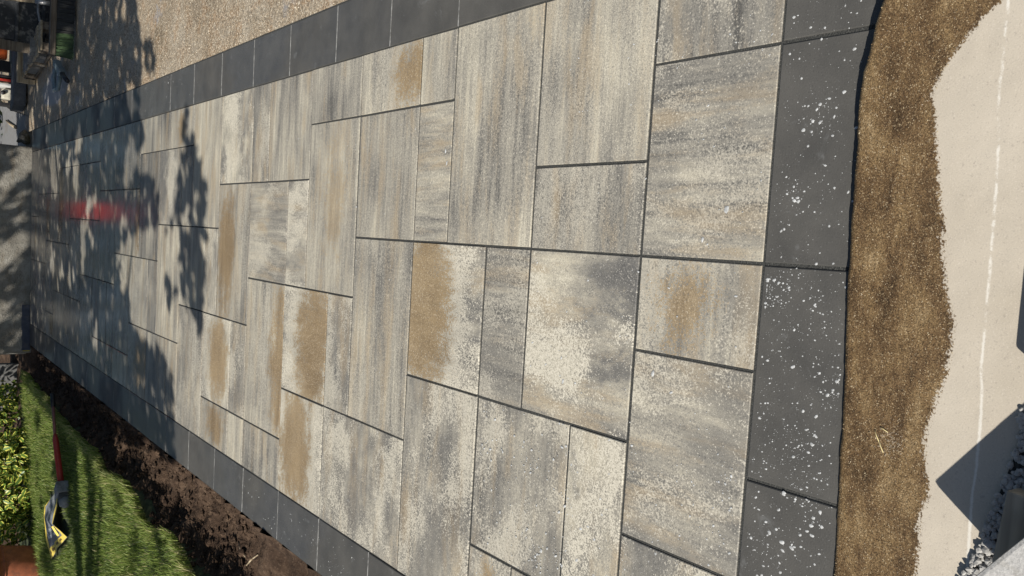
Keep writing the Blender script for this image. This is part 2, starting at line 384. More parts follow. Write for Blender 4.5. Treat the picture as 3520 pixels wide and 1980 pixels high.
for x in xs:                                # face of the step
    e = pl(x, EP) + 0.0016 * vn(x, 0, 60, 3) + 0.001 * vn(x, 1, 190, 3); V.append((x, e, -0.1)); wetv.append(1)
for x in xs:
    e = pl(x, EP) + 0.0016 * vn(x, 0, 60, 3) + 0.001 * vn(x, 1, 190, 3); V.append((x, e, edge_h(x) - 0.002)); wetv.append(1)
for d in rows_:
    for x in xs:
        y = pl(x, EP) - d
        V.append((x, y, edge_h(x) + 0.0006 * vn(x, y, 40, 4) + 0.02 * max(0, d - 0.5) * 0))
        wetv.append(min(1, max(0, 0.5 + (y - pl(x, WETL) - 0.005 * vn(x, y, 9, 5)) * 9)))
for j in range(len(rows_) + 1):
    for i in range(NX - 1): F.append((j * NX + i, (j + 1) * NX + i, (j + 1) * NX + i + 1, j * NX + i + 1))
me = pymesh('concrete_path', V, F, True)
at = me.attributes.new('wet', 'FLOAT', 'POINT'); at.data.foreach_set('value', np.array(wetv, dtype=np.float32))
path = obj('concrete_path', me, MC)
tag(path, 'pale concrete path with a brown wet strip beside the paving', kind='structure')

# ------------------------------------------------------------------ the patio: bed + slabs laid on a module
VK = [0, 1.55, 2.48, 3.41, 4.34, 5.29, 6.2, 7.12, 8.06, 8.99, 9.98, 10.9, 11.95, 12.85, 13.8, 14.8, 15.7, 16.75, 17.65, 18.65, 19.65, 20.62, 21.65, 22.6, 23.55, 24.55, 25.5, 26.7, 27.6, 28.7, 29.6, 30.7, 31.75, 32.75, 33.9, 34.9, 35.8, 36.75, 37.7, 38.7, 39.65, 40.7]
def tilt(v): return -0.012 + 0.0027 * v
def W(i, v): return (i * M, (v + tilt(v) * (i - 4)) * M)
bed = pymesh('patio', [(*W(-0.98, -1.2), -.0045), (*W(9.02, -1.2), -.0045), (*W(9.02, 40.75), -.0045), (*W(-0.98, 40.75), -.0045)] +
             [(*W(-0.98, -1.2), -.12), (*W(9.02, -1.2), -.12), (*W(9.02, 40.75), -.12), (*W(-0.98, 40.75), -.12)],
             [(0, 1, 2, 3), (4, 5, 1, 0), (5, 6, 2, 1), (6, 7, 3, 2), (7, 4, 0, 3)])
patio = obj('patio', bed, MJ)
tag(patio, 'long paved terrace of variegated slabs with a charcoal border', kind='structure')
MLIME = plain('lime_residue', (.19, .19, .185), .8, .6, 30)
def slab(name, quad, mat, rot=False, gx=0.0040, gy=0.0054, top=0.0, color=(0, .5, .5, 0), cham=0.0020):
    """quad: near-left, near-right, far-right, far-left"""
    q = [Vector((*p, 0)) for p in quad]; c = sum(q, Vector()) / 4
    q = [p - c for p in q]
    sx = [1, -1, -1, 1]; sy = [1, 1, -1, -1]
    o_ = [Vector((p.x + sx[k] * gx, p.y + sy[k] * gy, 0)) for k, p in enumerate(q)]
    jit = [(rng.uniform(-.0009, .0009), rng.uniform(-.0009, .0009)) for _ in q]
    o_ = [Vector((p.x + j[0], p.y + j[1], 0)) for p, j in zip(o_, jit)]
    i_ = [Vector((p.x + sx[k] * cham, p.y + sy[k] * cham, 0)) for k, p in enumerate(o_)]
    tz = [rng.uniform(-.0007, .0007) for _ in q]
    v = [(p.x, p.y, -.05) for p in o_] + [(p.x, p.y, -cham + tz[k]) for k, p in enumerate(o_)] + [(p.x, p.y, tz[k]) for k, p in enumerate(i_)]
    f = [(8, 9, 10, 11)]
    for k in range(4):
        l = (k + 1) % 4
        f.append((4 + k, 4 + l, 8 + l, 8 + k)); f.append((k, l, 4 + l, 4 + k))
    me = bpy.data.meshes.new(name); me.from_pydata(v, [], f); me.update()
    uvl = me.uv_layers.new(name='uv')
    for lp in me.loops:
        p = me.vertices[lp.vertex_index].co
        uvl.data[lp.index].uv = (p.y, p.x) if rot else (p.x, p.y)
    if mat is MB:
        me.materials.append(MB); me.materials.append(MLIME)
        for k in (1, 5): me.polygons[k].material_index = 1
    o = obj(name, me, mat, patio, (c.x, c.y, top + rng.uniform(-.0012, .0012)))
    o.color = color
    return o
LAY = [(7,8,0,1),(5,7,0,1),(4,5,0,1),(2,4,0,1),(0,2,0,1),(6,8,1,3),(5,6,1,3),(3,5,1,3),(1,3,1,2),(1,3,2,4),(0,1,1,3),(0,1,3,4),(5,8,3,5),(3,5,3,4),(3,5,4,6),(0,3,4,6),(7,8,5,6),(5,7,5,6),(7,8,6,8),(5,7,6,8),(2,5,6,8),(0,2,6,9),(7,8,8,10),(4,7,8,10),(2,4,8,9),(2,4,9,11),(0,2,9,11),(6,8,10,12),(4,6,10,11),(4,6,11,13),(6,8,12,13),(1,4,11,13),(0,1,11,13),(6,8,13,15),(3,6,13,15),(1,3,13,14),(0,1,13,14),(1,3,14,16),(0,1,14,16),(5,8,15,17),(3,5,15,16),(3,5,16,18),(0,3,16,18),(7,8,17,19),(5,7,17,18),(5,7,18,20),(7,8,19,20),(2,5,18,20),(0,2,18,19),(0,2,19,21),(7,8,20,22),(4,7,20,22),(2,4,20,21),(2,4,21,23),(0,2,21,23),(6,8,22,25),(4,6,22,23),(4,6,23,25),(1,4,23,25),(0,1,23,25),(6,8,25,27),(3,6,25,27),(1,3,25,26),(1,3,26,28),(0,1,25,26),(0,1,26,28),(7,8,27,29),(5,7,27,29),(3,5,27,28),(3,5,28,30),(5,7,29,30),(5,7,30,32),(7,8,29,30),(7,8,30,32),(0,3,28,30),(2,5,30,32),(0,2,30,33),(7,8,32,34),(4,7,32,34),(2,4,32,33),(2,4,33,35),(0,2,33,35),(6,8,34,36),(4,6,34,37),(6,8,36,37),(1,4,35,37),(0,1,35,37),(3,6,37,39),(6,8,37,39),(0,3,37,39),(5,8,39,41),(3,5,39,40),(3,5,40,41),(0,3,39,41)]
# (ochre, darkness, where the ochre lies front to back, blotched instead of streaked)
LOOK = {(3,5,4,6): (1.0,.45,.80,.95), (2,4,9,11): (.95,.5,.28,.9), (0,2,9,11): (.9,.55,.62,.8), (3,5,1,3): (.3,.45,.75,1.0), (4,5,0,1): (.55,.45,.62,.45),
        (1,3,14,16): (.75,.35,.4,.8), (2,5,6,8): (.3,.5,.95,.25), (4,7,8,10): (.5,.45,.45,.15), (0,3,4,6): (.1,.55,.9,.7), (0,2,6,9): (.25,.55,.95,.75),
        (1,3,2,4): (.1,.55,.4,.65), (1,3,1,2): (.3,.35,.6,1.0), (2,4,0,1): (.15,.5,.5,.6), (5,7,0,1): (.25,.6,.4,.35), (7,8,0,1): (.15,.65,.4,.4), (0,2,0,1): (.3,.45,.4,.8),
        (5,8,3,5): (.2,.45,.4,.12), (6,8,1,3): (.3,.42,.5,.2), (5,6,1,3): (.1,.72,.5,.35), (3,5,3,4): (.0,.66,.5,.4), (6,8,13,15): (.2,.3,.5,.9), (4,6,10,11): (.1,.55,.5,.9),
        (4,6,11,13): (.05,.5,.5,.5), (2,4,8,9): (.0,.68,.5,.6), (0,1,3,4): (.6,.5,.5,.8), (6,8,12,13): (.1,.7,.5,.5), (7,8,17,19): (.6,.45,.5,.2), (5,7,6,8): (.1,.58,.4,.05), (7,8,8,10): (.35,.5,.3,.1), (7,8,5,6): (.3,.45,.4,.15), (1,3,13,14): (.0,.66,.5,.6), (0,1,11,13): (0,.7,.5,.15), (3,5,15,16): (.2,.3,.5,.7), (5,8,15,17): (.15,.35,.5,.1)}
ROT = {(5,7,0,1), (2,4,0,1), (3,5,3,4), (5,7,5,6), (4,6,10,11), (3,5,4,6), (2,4,9,11), (3,5,1,3), (4,6,11,13)}
for L in LAY:
    a, b, k0, k1 = L; v0, v1 = VK[k0], VK[k1]
    lk = LOOK.get(L) or (rng.choice([0, .1, .2, .3, .7]), rng.uniform(.28, .75), rng.random(), rng.choice([.0, .05, .15, .4, .75]))
    slab('slab', [W(a, v0), W(b, v0), W(b, v1), W(a, v1)], MS, L in ROT, color=lk)
vr = [-0.9, 1.4, 3.35, 5.29, 7.18, 9.07, 11.05, 12.92, 14.86, 16.84, 18.8, 20.75, 22.75, 24.9, 27, 29, 31, 33, 35, 37, 39, 40.7]
vl = [-0.9, 1.4, 3.3, 5.2, 7.1, 8.97, 10.82, 12.72, 14.56, 16.46, 18.4, 20.35, 22.3, 24.2, 26.2, 28.2, 30.2, 32.2, 34.3, 36.4, 38.6, 40.7]
for j in range(1, len(vr) - 1):
    slab('border_slab', [W(8, vr[j]), W(9, vr[j]), W(9, vr[j + 1]), W(8, vr[j + 1])], MB, gx=.003, gy=.0022, cham=.0025)
    slab('border_slab', [W(-.97, vl[j]), W(0, vl[j]), W(0, vl[j + 1]), W(-.97, vl[j + 1])], MB, gx=.003, gy=.0022, cham=.0025)
slab('border_slab', [W(8, 0), W(9, 0), W(9, vr[1]), W(8, vr[1])], MB, gx=.003, cham=.0025)
slab('border_slab', [W(-.97, 0), W(0, 0), W(0, vl[1]), W(-.97, vl[1])], MB, gx=.003, cham=.0025)
for a, b in ((-.97, 1), (1, 3), (3, 5), (5, 7), (7, 9)):
    slab('border_slab', [W(a, -1.15), W(b, -1.15), W(b, 0), W(a, 0)], MB, gx=.0045, gy=.0025, cham=.0025)

# ------------------------------------------------------------------ foam left on the wet slabs
def foam():
    v, f = [], []
    def drop(x, y, r, el, ang, z=0.0006):
        n = 7 if r > .0035 else 5; b = len(v); ca, sa = math.cos(ang), math.sin(ang); ir = [rng.uniform(.75, 1.2) for _ in range(n)]
        for ring, (s, hz) in enumerate(((1, 0), (.72, .35))):
            for k in range(n):
                a = 2 * math.pi * k / n; px, py = math.cos(a) * r * s * ir[k], math.sin(a) * r * el * s * ir[k]
                v.append((x + px * ca - py * sa, y + px * sa + py * ca, z + hz * r * 0.5))
        v.append((x, y, z + r * 0.22))
        for k in range(n):
            l = (k + 1) % n; f.append((b + k, b + l, b + n + l, b + n + k)); f.append((b + n + k, b + n + l, b + 2 * n))
    def patch(n, i0, i1, v0, v1, r0, r1, el=(1, 1.6), ang=0.0, clump=0.0):
        cl = [(rng.uniform(i0, i1), rng.uniform(v0, v1)) for _ in range(9)]
        for _ in range(n):
            if rng.random() < clump:
                c = rng.choice(cl); i, vv = rng.gauss(c[0], .10), rng.gauss(c[1], .10)
                i = min(max(i, i0), i1); vv = min(max(vv, v0), v1)
            else: i, vv = rng.uniform(i0, i1), rng.uniform(v0, v1)
            fr = min(i % 1, 1 - i % 1)
            if fr < .022: continue
            x, y = W(i, vv)
            if y < pl(x, EP) + .004: continue
            r = .66 * r0 * (r1 * 1.25 / r0) ** (rng.random() ** 2.8)
            drop(x, y, r, rng.uniform(*el), ang + rng.gauss(0, .35))
    patch(1100, 3.05, 8.9, -.86, -.06, .0009, .0050, (1, 1.7), .3, .45)       # near border, right half
    patch(620, 1, 3, -.9, -.08, .0010, .0060, (1, 1.8), .2, .4)
    patch(420, 3.05, 4.95, -.86, -.06, .0008, .0028, (1, 1.5))
    patch(900, 0.05, 3, .1, 1.5, .0010, .0050, (1, 1.7), .3, .4)
    patch(1100, 0.1, 3, 1.7, 4.2, .0010, .0060, (1, 1.8), .2, .45)
    patch(320, 3.05, 4.95, .1, 3.3, .0008, .0045, (1, 2), .2, .3)
    patch(260, 5, 8, .1, 3.3, .0008, .0040, (1, 2), .2, .4)
    patch(420, 0, 3, 4.4, 8, .0010, .0035, (1, 1.6))
    patch(420, -.94, -.06, 1.5, 13.4, .0012, .0048, (1, 1.8), .3, .35)
    patch(60, 4.1, 7, 6, 9.9, .0012, .0055, (1, 1.8), .2, .6)
    patch(60, 4.1, 6.9, 9.9, 15, .0012, .004)
    patch(130, 8.06, 8.95, 16.5, 22, .0018, .0055, (1, 1.8), .3, .5)
    patch(90, 5.1, 7.9, 15, 22, .0018, .006, (1, 1.8), .3, .6)
    for px, py, r in ((2498, 720, .011), (2415, 825, .007), (1532, 520, .008), (1536, 560, .009), (2245, 1285, .010), (1935, 1310, .008), (1930, 1230, .006)):
        p = ground(px, py); drop(p[0], p[1], r * .62, 1.7, math.pi + 1.3)
    m = NT('foam'); nz = m.noise(m.pos(), 120, 3, .7)
    mm = m.out(m.ramp(nz, (0.35, (.34, .345, .34)), (0.7, (.66, .67, .66))), 0.5)
    o = obj('foam', pymesh('foam', v, f, True), mm); tag(o, 'white soapy foam drops spattered over the paving', 'foam', kind='stuff')
foam()

def grains(name, n, sampler, mat, label):
    v = np.empty((n, 5, 3), np.float32)
    for k in range(n):
        x, y, z, r = sampler(); a = rng.uniform(0, 6.28); q = r * rng.uniform(.5, .9)
        for m in range(4):
            b = a + m * 1.571 + rng.uniform(-.4, .4); rr = r * rng.uniform(.6, 1.25); v[k, m] = (x + math.cos(b) * rr, y + math.sin(b) * rr, z - .0005)
        v[k, 4] = (x + rng.uniform(-.3, .3) * r, y + rng.uniform(-.3, .3) * r, z + q)
    f = [(5 * k + m, 5 * k + (m + 1) % 4, 5 * k + 4) for k in range(n) for m in range(4)]
    o = obj(name, pymesh(name, v.reshape(-1, 3), f), mat); tag(o, label, 'grit', kind='stuff')
def gritmat(name, *stops):
    t = NT(name); vo = t.n('TexVoronoi', {'Scale': 150.0}); t.put(vo.inputs['Vector'], t.pos()); vg = t.n('SeparateColor', {0: vo.outputs['Color']}).outputs[0]
    return t.out(t.ramp(vg, *stops), .45)
def s_path():
    while True:
        x = rng.uniform(.6, 2.05); e = pl(x, EP); y = e - .002 - (e - pl(x, WETL) + .006) * rng.random() ** .9
        if y < e - .002: return x, y, edge_h(x), .0007 * (3.6 ** (rng.random() ** 1.6))
grains('sand_grit', 15000, s_path, gritmat('brown_grit', (.1, (.075, .046, .020)), (.5, (.17, .112, .052)), (.85, (.27, .20, .11)), (.97, (.46, .38, .25))), 'loose damp sand grains on the wet strip of the concrete path')
def s_yard():
    y = 2.2 + 7.0 * rng.random() ** 1.3; x = XR + .008 + (1.6 * rng.random() ** 1.7)
    return x, y, -0.016 + 0.009 * vn(x, y, 3, 1) + 0.005 * vn(x, y, 11, 2), .0016 * (3.8 ** (rng.random() ** 1.8))
grains('yard_grit', 26000, s_yard, gritmat('pale_brown_grit', (.1, (.12, .085, .05)), (.45, (.28, .215, .14)), (.8, (.45, .38, .28)), (.95, (.66, .60, .48))), 'loose pale and brown stone grit beside the right border')
# ------------------------------------------------------------------ soil trench, lawn base, grass
XL = -0.97 * M - 0.004
GE = [(-2.6, -.82), (2, -.80), (3.9, -.80), (4.4, -.74), (4.9, -.79), (5.6, -.70), (6.4, -.73), (7.5, -.70), (8.6, -.66), (9.6, -.60), (10.35, -.58), (10.8, -.62)]
def gedge(y): return pl(y, GE) + 0.05 * vn(0, y, 2.2, 9) + 0.025 * vn(0, y, 7, 4)
LZ = 0.07                                  # turf stands above the trench
def soilz(x, y):
    e = gedge(y); t = (XL - x) / max(.05, XL - e)
    base = -0.012 - 0.08 * math.sin(min(1, max(0, t)) * math.pi) ** 0.8 + (0.03 if t > 1 else 0)
    return base + 0.034 * vn(x, y, 8, 1) + 0.024 * vn(x, y, 19, 2) + 0.013 * vn(x, y, 43, 3)
xs = np.linspace(-1.5, XL, 62); ys = np.concatenate([np.linspace(-2, 2.9, 60), np.linspace(3.0, 8, 230), np.linspace(8.05, 11.2, 90)])
soil = obj('soil', sheet('soil', xs, ys, soilz), MSO); tag(soil, 'freshly dug dark soil trench beside the left border', kind='structure')
def clods():
    v, f = [], []
    for _ in range(2600):
        y = 3.4 + 7.4 * rng.random() ** 1.2
        e = gedge(y); x = rng.uniform(e - .06, XL - .005)
        r = rng.choice([.006, .009, .012, .014, .019, .026]) * rng.uniform(.7, 1.2)
        z = soilz(x, y) + r * .3; b = len(v)
        for a in ((0, 0, 1), (1, 0, 0), (0, 1, 0), (-1, 0, 0), (0, -1, 0), (0, 0, -1), (.6, .6, .5), (-.6, .5, .5)):
            v.append((x + a[0] * r * rng.uniform(.6, 1.3), y + a[1] * r * rng.uniform(.6, 1.3), z + a[2] * r * rng.uniform(.5, 1)))
        f += [(b, b + 1, b + 6), (b, b + 6, b + 2), (b + 6, b + 1, b + 2), (b, b + 2, b + 7), (b + 7, b + 2, b + 3), (b, b + 7, b + 3), (b, b + 3, b + 4), (b, b + 4, b + 1), (b + 5, b + 2, b + 1), (b + 5, b + 3, b + 2), (b + 5, b + 4, b + 3), (b + 5, b + 1, b + 4)]
    o = obj('soil_clods', pymesh('soil_clods', v, f), MSO); tag(o, 'crumbly brown clods along the dug strip', 'soil', kind='stuff')
clods()
FAR = [(-6, 9.2), (-2.9, 9.35), (-2.35, 9.72), (-1.46, 10.03), (-0.875, 10.62), (-.5, 10.7)]
def lz(x, y): return LZ + 0.018 * vn(x, y, 2.2, 6)
lv = []; ys = np.linspace(-2.6, 10.7, 90)
V, F = [], []
NXL = 24
for y in ys:
    e = gedge(y)
    for k in range(NXL):
        x = e - (k / (NXL - 1)) ** 1.5 * 5.0
        V.append((x, y, lz(x, y) - (0.10 if k == 0 else 0)))
for j in range(len(ys) - 1):
    for i in range(NXL - 1): F.append((j * NXL + i, j * NXL + i + 1, (j + 1) * NXL + i + 1, (j + 1) * NXL + i))
lawn = obj('lawn', pymesh('lawn', V, F, True), mat_lawnbase()); tag(lawn, 'turf base under the left lawn', kind='structure')
def inside(x, y, poly):
    c = False; n = len(poly)
    for i in range(n):
        x1, y1 = poly[i]; x2, y2 = poly[i - 1]
        if (y1 > y) != (y2 > y) and x < (x2 - x1) * (y - y1) / (y2 - y1) + x1: c = not c
    return c
BAGFOOT = [tuple(ground(a, b, .08)[:2]) for a, b in ((212, 1660), (250, 1845), (200, 1935), (175, 1925), (165, 1830), (170, 1700))]
def grass():
    def pts(n, x0, x1, y0, y1):
        out = []
        while len(out) < n:
            x, y = rng.uniform(x0, x1), rng.uniform(y0, y1)
            if x < gedge(y) + .012 and y < pl(x, FAR) and not inside(x, y, BAGFOOT): out.append((x, y))
        return out
    P = pts(46000, -2.0, -.5, 3.2, 10.6) + pts(24000, -3.2, -1.6, 6.2, 9.9) + pts(9000, -5, -.6, -2, 10)
    # longer fringe hanging over the cut edge
    for _ in range(5200):
        y = rng.uniform(3.3, 10.4); P.append((gedge(y) - abs(rng.gauss(0, .05)) + .03, y))
    n = len(P); P = np.array(P); X, Y = P[:, 0], P[:, 1]
    Z = np.array([lz(x, y) for x, y in P]) - .012
    edge = np.array([max(0, 1 - (gedge(y) - x) / .12) for x, y in P])
    tuft = np.array([vn(x, y, 3.2, 12) for x, y in P])
    H = nr.uniform(.035, .075, n) * (1 + .35 * tuft) * (1 + .45 * edge)
    wd = nr.uniform(.0022, .0042, n); a = nr.uniform(0, 2 * math.pi, n)
    lean = nr.uniform(.15, .9, n) * H; la = nr.normal(0.2, 1.3, n)
    dx, dy = np.cos(la) * lean, np.sin(la) * lean - .01
    wx, wy = np.cos(a) * wd, np.sin(a) * wd
    v = np.empty((n, 5, 3), np.float32)
    v[:, 0] = np.stack([X - wx, Y - wy, Z], 1); v[:, 1] = np.stack([X + wx, Y + wy, Z], 1)
    v[:, 2] = np.stack([X - wx * .8 + dx * .4, Y - wy * .8 + dy * .4, Z + H * .6], 1); v[:, 3] = np.stack([X + wx * .8 + dx * .4, Y + wy * .8 + dy * .4, Z + H * .6], 1)
    v[:, 4] = np.stack([X + dx, Y + dy, Z + H], 1)
    b = np.arange(n)[:, None] * 5
    me = bpy.data.meshes.new('grass'); me.vertices.add(n * 5); me.vertices.foreach_set('co', v.reshape(-1))
    loops = np.concatenate([b + [0, 1, 3, 2], b + [2, 3, 4]], 1).reshape(-1).astype(np.int32)
    me.loops.add(len(loops)); me.loops.foreach_set('vertex_index', loops)
    me.polygons.add(2 * n); st = (np.arange(n)[:, None] * 7 + np.array([0, 4])).reshape(-1).astype(np.int32)
    me.polygons.foreach_set('loop_start', st); me.update(calc_edges=True)
    tone = np.clip(nr.beta(2, 2.6, n) + .12 * tuft + .25 * edge * nr.random_sample(n), 0, 1)
    tone = np.where(nr.random_sample(n) < .05 + .12 * edge, 1.0, tone * .88)
    at = me.attributes.new('tone', 'FLOAT', 'POINT'); at.data.foreach_set('value', np.repeat(tone, 5).astype(np.float32))
    o = obj('grass', me, mat_grass()); tag(o, 'long green lawn grass left of the dug strip', 'grass', kind='stuff')
grass()

# ------------------------------------------------------------------ leaves for bush, tree, backdrop
def leaf_cloud(name, C, N, L, mat, parent=None, Wd=.5, kind=None):
    """C centres, N normals (n,3), L lengths -> one mesh of folded six-point leaves"""
    n = len(C); C = np.array(C); N = np.array(N); N /= np.linalg.norm(N, axis=1)[:, None] + 1e-9
    r = nr.normal(size=(n, 3)); T = np.cross(N, r); T /= np.linalg.norm(T, axis=1)[:, None] + 1e-9; B = np.cross(N, T)
    L = np.asarray(L)[:, None]; w = L * Wd * .5
    prof = [(-.5, 0, 0, 0), (-.15, 1, .12, 1), (.2, .85, .1, 1), (.5, 0, -.05, 0), (.2, -.85, .1, -1), (-.15, -1, .12, -1)]
    v = np.empty((n, 6, 3), np.float32)
    for k, (a, b, c, u) in enumerate(prof): v[:, k] = C + T * L * a + B * w * b + N * L * c * .6
    me = bpy.data.meshes.new(name); me.vertices.add(n * 6); me.vertices.foreach_set('co', v.reshape(-1))
    b = np.arange(n)[:, None] * 6
    loops = np.concatenate([b + [0, 3, 2, 1], b + [0, 5, 4, 3]], 1).reshape(-1).astype(np.int32)
    me.loops.add(len(loops)); me.loops.foreach_set('vertex_index', loops)
    me.polygons.add(2 * n); me.polygons.foreach_set('loop_start', (np.arange(2 * n) * 4).astype(np.int32)); me.update(calc_edges=True)
    uvl = me.uv_layers.new(name='uv'); us = np.array([0, 0, 1, 1, 0, -1, -1, 0], np.float32); uv = np.zeros((n * 8, 2), np.float32); uv[:, 0] = np.tile(us, n)
    uvl.data.foreach_set('uv', uv.reshape(-1))
    at = me.attributes.new('tone', 'FLOAT', 'POINT'); at.data.foreach_set('value', np.repeat(nr.random_sample(n), 6).astype(np.float32))
    o = obj(name, me, mat, parent)
    if kind: o['kind'] = kind
    return o
def shell(c, rad, n, depth=.35, low=-.6):
    """points in the outer part of an ellipsoid with lumpy surface, plus normals"""
    P, N = [], []
    while len(P) < n:
        d = nr.normal(size=3); d /= np.linalg.norm(d)
        if d[2] < low: continue
        lump = 1 + .16 * vn(d[0] * 2 + d[2], d[1] * 2, 1.7, 21) + .08 * vn(d[0] * 5, d[1] * 5 + d[2] * 4, 1.3, 22)
        s = lump * (1 - depth * nr.random_sample() ** 1.6)
        P.append(np.array(c) + d * np.array(rad) * s); N.append(d * .8 + nr.normal(size=3) * .55 + np.array([0, 0, .35]))
    return P, N

xs = np.linspace(-4.5, -.30, 60); ys = np.linspace(9.6, 13.6, 60)
fb = obj('flower_bed', sheet('flower_bed', xs, ys, lambda x, y: (-.005 if y > pl(x, FAR) else -.13) + .02 * vn(x, y, 6, 3) + .012 * vn(x, y, 17, 4)), MSO); tag(fb, kind='structure')
# variegated shrub at the end of the lawn
LM = leafmat('variegated_leaf', (.085, .15, .025), (.52, .50, .10), .52, .35, .25)
bush = empty('variegated_shrub', (-1.95, 10.75, 0))
tag(bush, 'green and yellow variegated shrub beyond the lawn, beside the terracotta pot', 'shrub')
LC, LN = [], []
for c, r, n in (((-1.25, 10.72, .34), (.42, .42, .42), 420), ((-1.85, 10.50, .40), (.55, .5, .52), 700), ((-2.6, 10.45, .45), (.6, .55, .6), 460), ((-1.75, 11.1, .7), (.7, .6, .55), 380), ((-1.0, 10.95, .24), (.28, .3, .26), 160), ((-1.45, 10.10, .2), (.30, .22, .26), 240), ((-1.90, 9.92, .23), (.36, .24, .30), 320), ((-2.4, 9.85, .24), (.36, .22, .30), 280)):
    p, nn = shell(c, r, n); LC += p; LN += nn
LC = np.array(LC); LN = np.array(LN); ok = LC[:, 2] > .03; LC, LN = LC[ok], LN[ok]
dist = np.linalg.norm(LC - CAM, axis=1); order = np.argsort(dist + .25 * nr.random_sample(len(dist)))
vis = [k for k in order if LC[k][2] < .55][:230]; rest = np.setdiff1d(np.arange(len(LC)), vis)
leaf_cloud('foliage', LC[rest] - np.array(bush.location), LN[rest], nr.uniform(.07, .11, len(rest)), LM, bush, .55, 'stuff')
lp = leaf_cloud('leaf', [np.zeros(3)], [np.array([0, 0, 1.])], [.08], LM, bush, .55)
for q, k in enumerate(vis):
    o = lp if q == 0 else lp.copy()
    if q: COL.objects.link(o)
    o.parent = bush; o.location = LC[k] - np.array(bush.location)
    z = Vector(LN[k]).to_track_quat('Z', 'Y'); o.rotation_euler = (z @ Euler((0, 0, rng.uniform(0, 6.28))).to_quaternion()).to_euler()
    s = rng.uniform(.9, 1.4); o.scale = (s, s, s)
SB = plain('shrub_bark', (.10, .075, .05), .8)
for k in range(9):
    a = rng.uniform(0, 6.28); x0, y0 = rng.uniform(-.5, .4), rng.uniform(-.35, .3)
    p = [(x0, y0, -.05)]
    for j in range(1, 5): p.append((x0 + math.cos(a) * j * .06, y0 + math.sin(a) * j * .06, j * .14))
    obj('stem', tubemesh(p, [.016, .013, .01, .008, .005], 6), SB, bush)

# tree to the left of the lawn, outside the picture: its crown shades the far end
TL = leafmat('tree_leaf', (.045, .095, .02), (.06, .115, .025), .6, .3, .3)
BARK = plain('tree_bark', (.12, .09, .065), .85, .35, 30, .7)
def sunpt(x, y, h): k = h / SUN.z; return (x + SUN.x * k, y + SUN.y * k, h)
def gpx(P): return [tuple(ground(a, b)[:2]) for a, b in P]
CLUMPS = [  # foliage masses, listed by where their shade lies
    (gpx([(60, -20), (455, -20), (480, 130), (476, 270), (480, 400), (497, 480), (470, 520), (440, 560), (480, 600), (530, 620), (545, 700), (540, 780), (470, 790), (420, 830), (400, 880), (440, 960), (445, 1060), (440, 1110), (500, 1180), (560, 1220), (590, 1290), (600, 1420), (600, 1600), (420, 1560), (300, 1500), (60, 1230)]), 520, .72),
    ([(3.4, 6.9), (5.6, 6.6), (5.8, 13), (3.4, 13)], 380, .7),
    (gpx([(485, 140), (528, 150), (528, 240), (508, 252), (490, 200)]), 420, 2), (gpx([(640, 370), (662, 480), (692, 560), (712, 680), (700, 770), (655, 770), (645, 600), (628, 450)]), 420, 2),
    (gpx([(622, 510), (655, 590), (645, 700), (615, 780), (570, 800), (605, 690), (615, 600)]), 430, 2), (gpx([(615, 790), (702, 790), (705, 930), (695, 1050), (640, 1055), (615, 960)]), 480, .95),
    (gpx([(660, 1050), (704, 1080), (695, 1165), (675, 1110)]), 450, 2), (gpx([(565, 950), (608, 1000), (600, 1065), (570, 1040)]), 420, 2),
    (gpx([(150, 1330), (300, 1490), (600, 1770), (590, 1860), (540, 1990), (165, 1990)]), 330, -.12)]
GAPS = [(gpx([c])[0], r) for c, r in (((475, 960), .30), ((445, 560), .22), ((262, 610), .18), ((270, 480), .18), ((190, 590), .3), ((560, 700), .16), ((600, 830), .15), ((330, 1160), .14), ((245, 960), .16), ((180, 900), .18))]
GAPS += [(gpx([c])[0], .20) for c in ((322, 1640), (322, 1700), (324, 1760), (325, 1830), (326, 1890), (395, 1800), (395, 1880), (400, 1960), (310, 1560), (470, 1700), (480, 1760))]
GAPS += [((x - SUN.x * .15 / SUN.z, 11.15 - SUN.y * .15 / SUN.z), r) for x, r in ((2.35, .24), (1.95, .22), (.95, .20), (.25, .15))]
cz = .80; GAPS.append(((1.5 - SUN.x * cz / SUN.z, 11.38 - SUN.y * cz / SUN.z), .42))
def crown_points():
    C, N = [], []
    for poly, dens, thr in CLUMPS:
        x0, x1 = min(p[0] for p in poly), max(p[0] for p in poly); y0, y1 = min(p[1] for p in poly), max(p[1] for p in poly)
        for _ in range(int(dens * (x1 - x0) * (y1 - y0))):
            x, y = rng.uniform(x0, x1), rng.uniform(y0, y1)
            if not inside(x, y, poly): continue
            if .75 * vn(x, y, 2.4, 41) + .55 * vn(x, y, 5.5, 42) > thr: continue
            if any((x - g[0][0]) ** 2 + (y - g[0][1]) ** 2 < g[1] ** 2 * rng.uniform(.6, 1.3) for g in GAPS): continue
            h = 4.55 + .45 * vn(x, y, .8, 43) + rng.gauss(0, .22)
            C.append(sunpt(x, y, h)); N.append((rng.gauss(0, .5), rng.gauss(0, .5), 1))
    return np.array(C), np.array(N)
C, N = crown_points()
tb_ = Vector((-4.6, 4.6, 0)); tr = empty('shade_tree', tb_); tag(tr, 'leafy tree left of the lawn that shades the far paving', 'tree')
tt = Vector((.6, -.2, 3.2))
obj('trunk', tubemesh([(0, 0, -.2), tt * .3 + Vector((.1, .05, 0)), tt * .65, tt], [.26, .2, .16, .11], 12), BARK, tr)
for k in range(16):
    c0 = Vector(C[rng.randrange(len(C))]) - tb_; m = tt * rng.uniform(.7, 1)
    obj('limb', tubemesh([m, m.lerp(c0, .5) + Vector((0, 0, .25)), c0], [.07, .04, .012], 7), BARK, tr)
leaf_cloud('crown', C - np.array(tb_), N, nr.uniform(.10, .17, len(C)), TL, tr, .6)

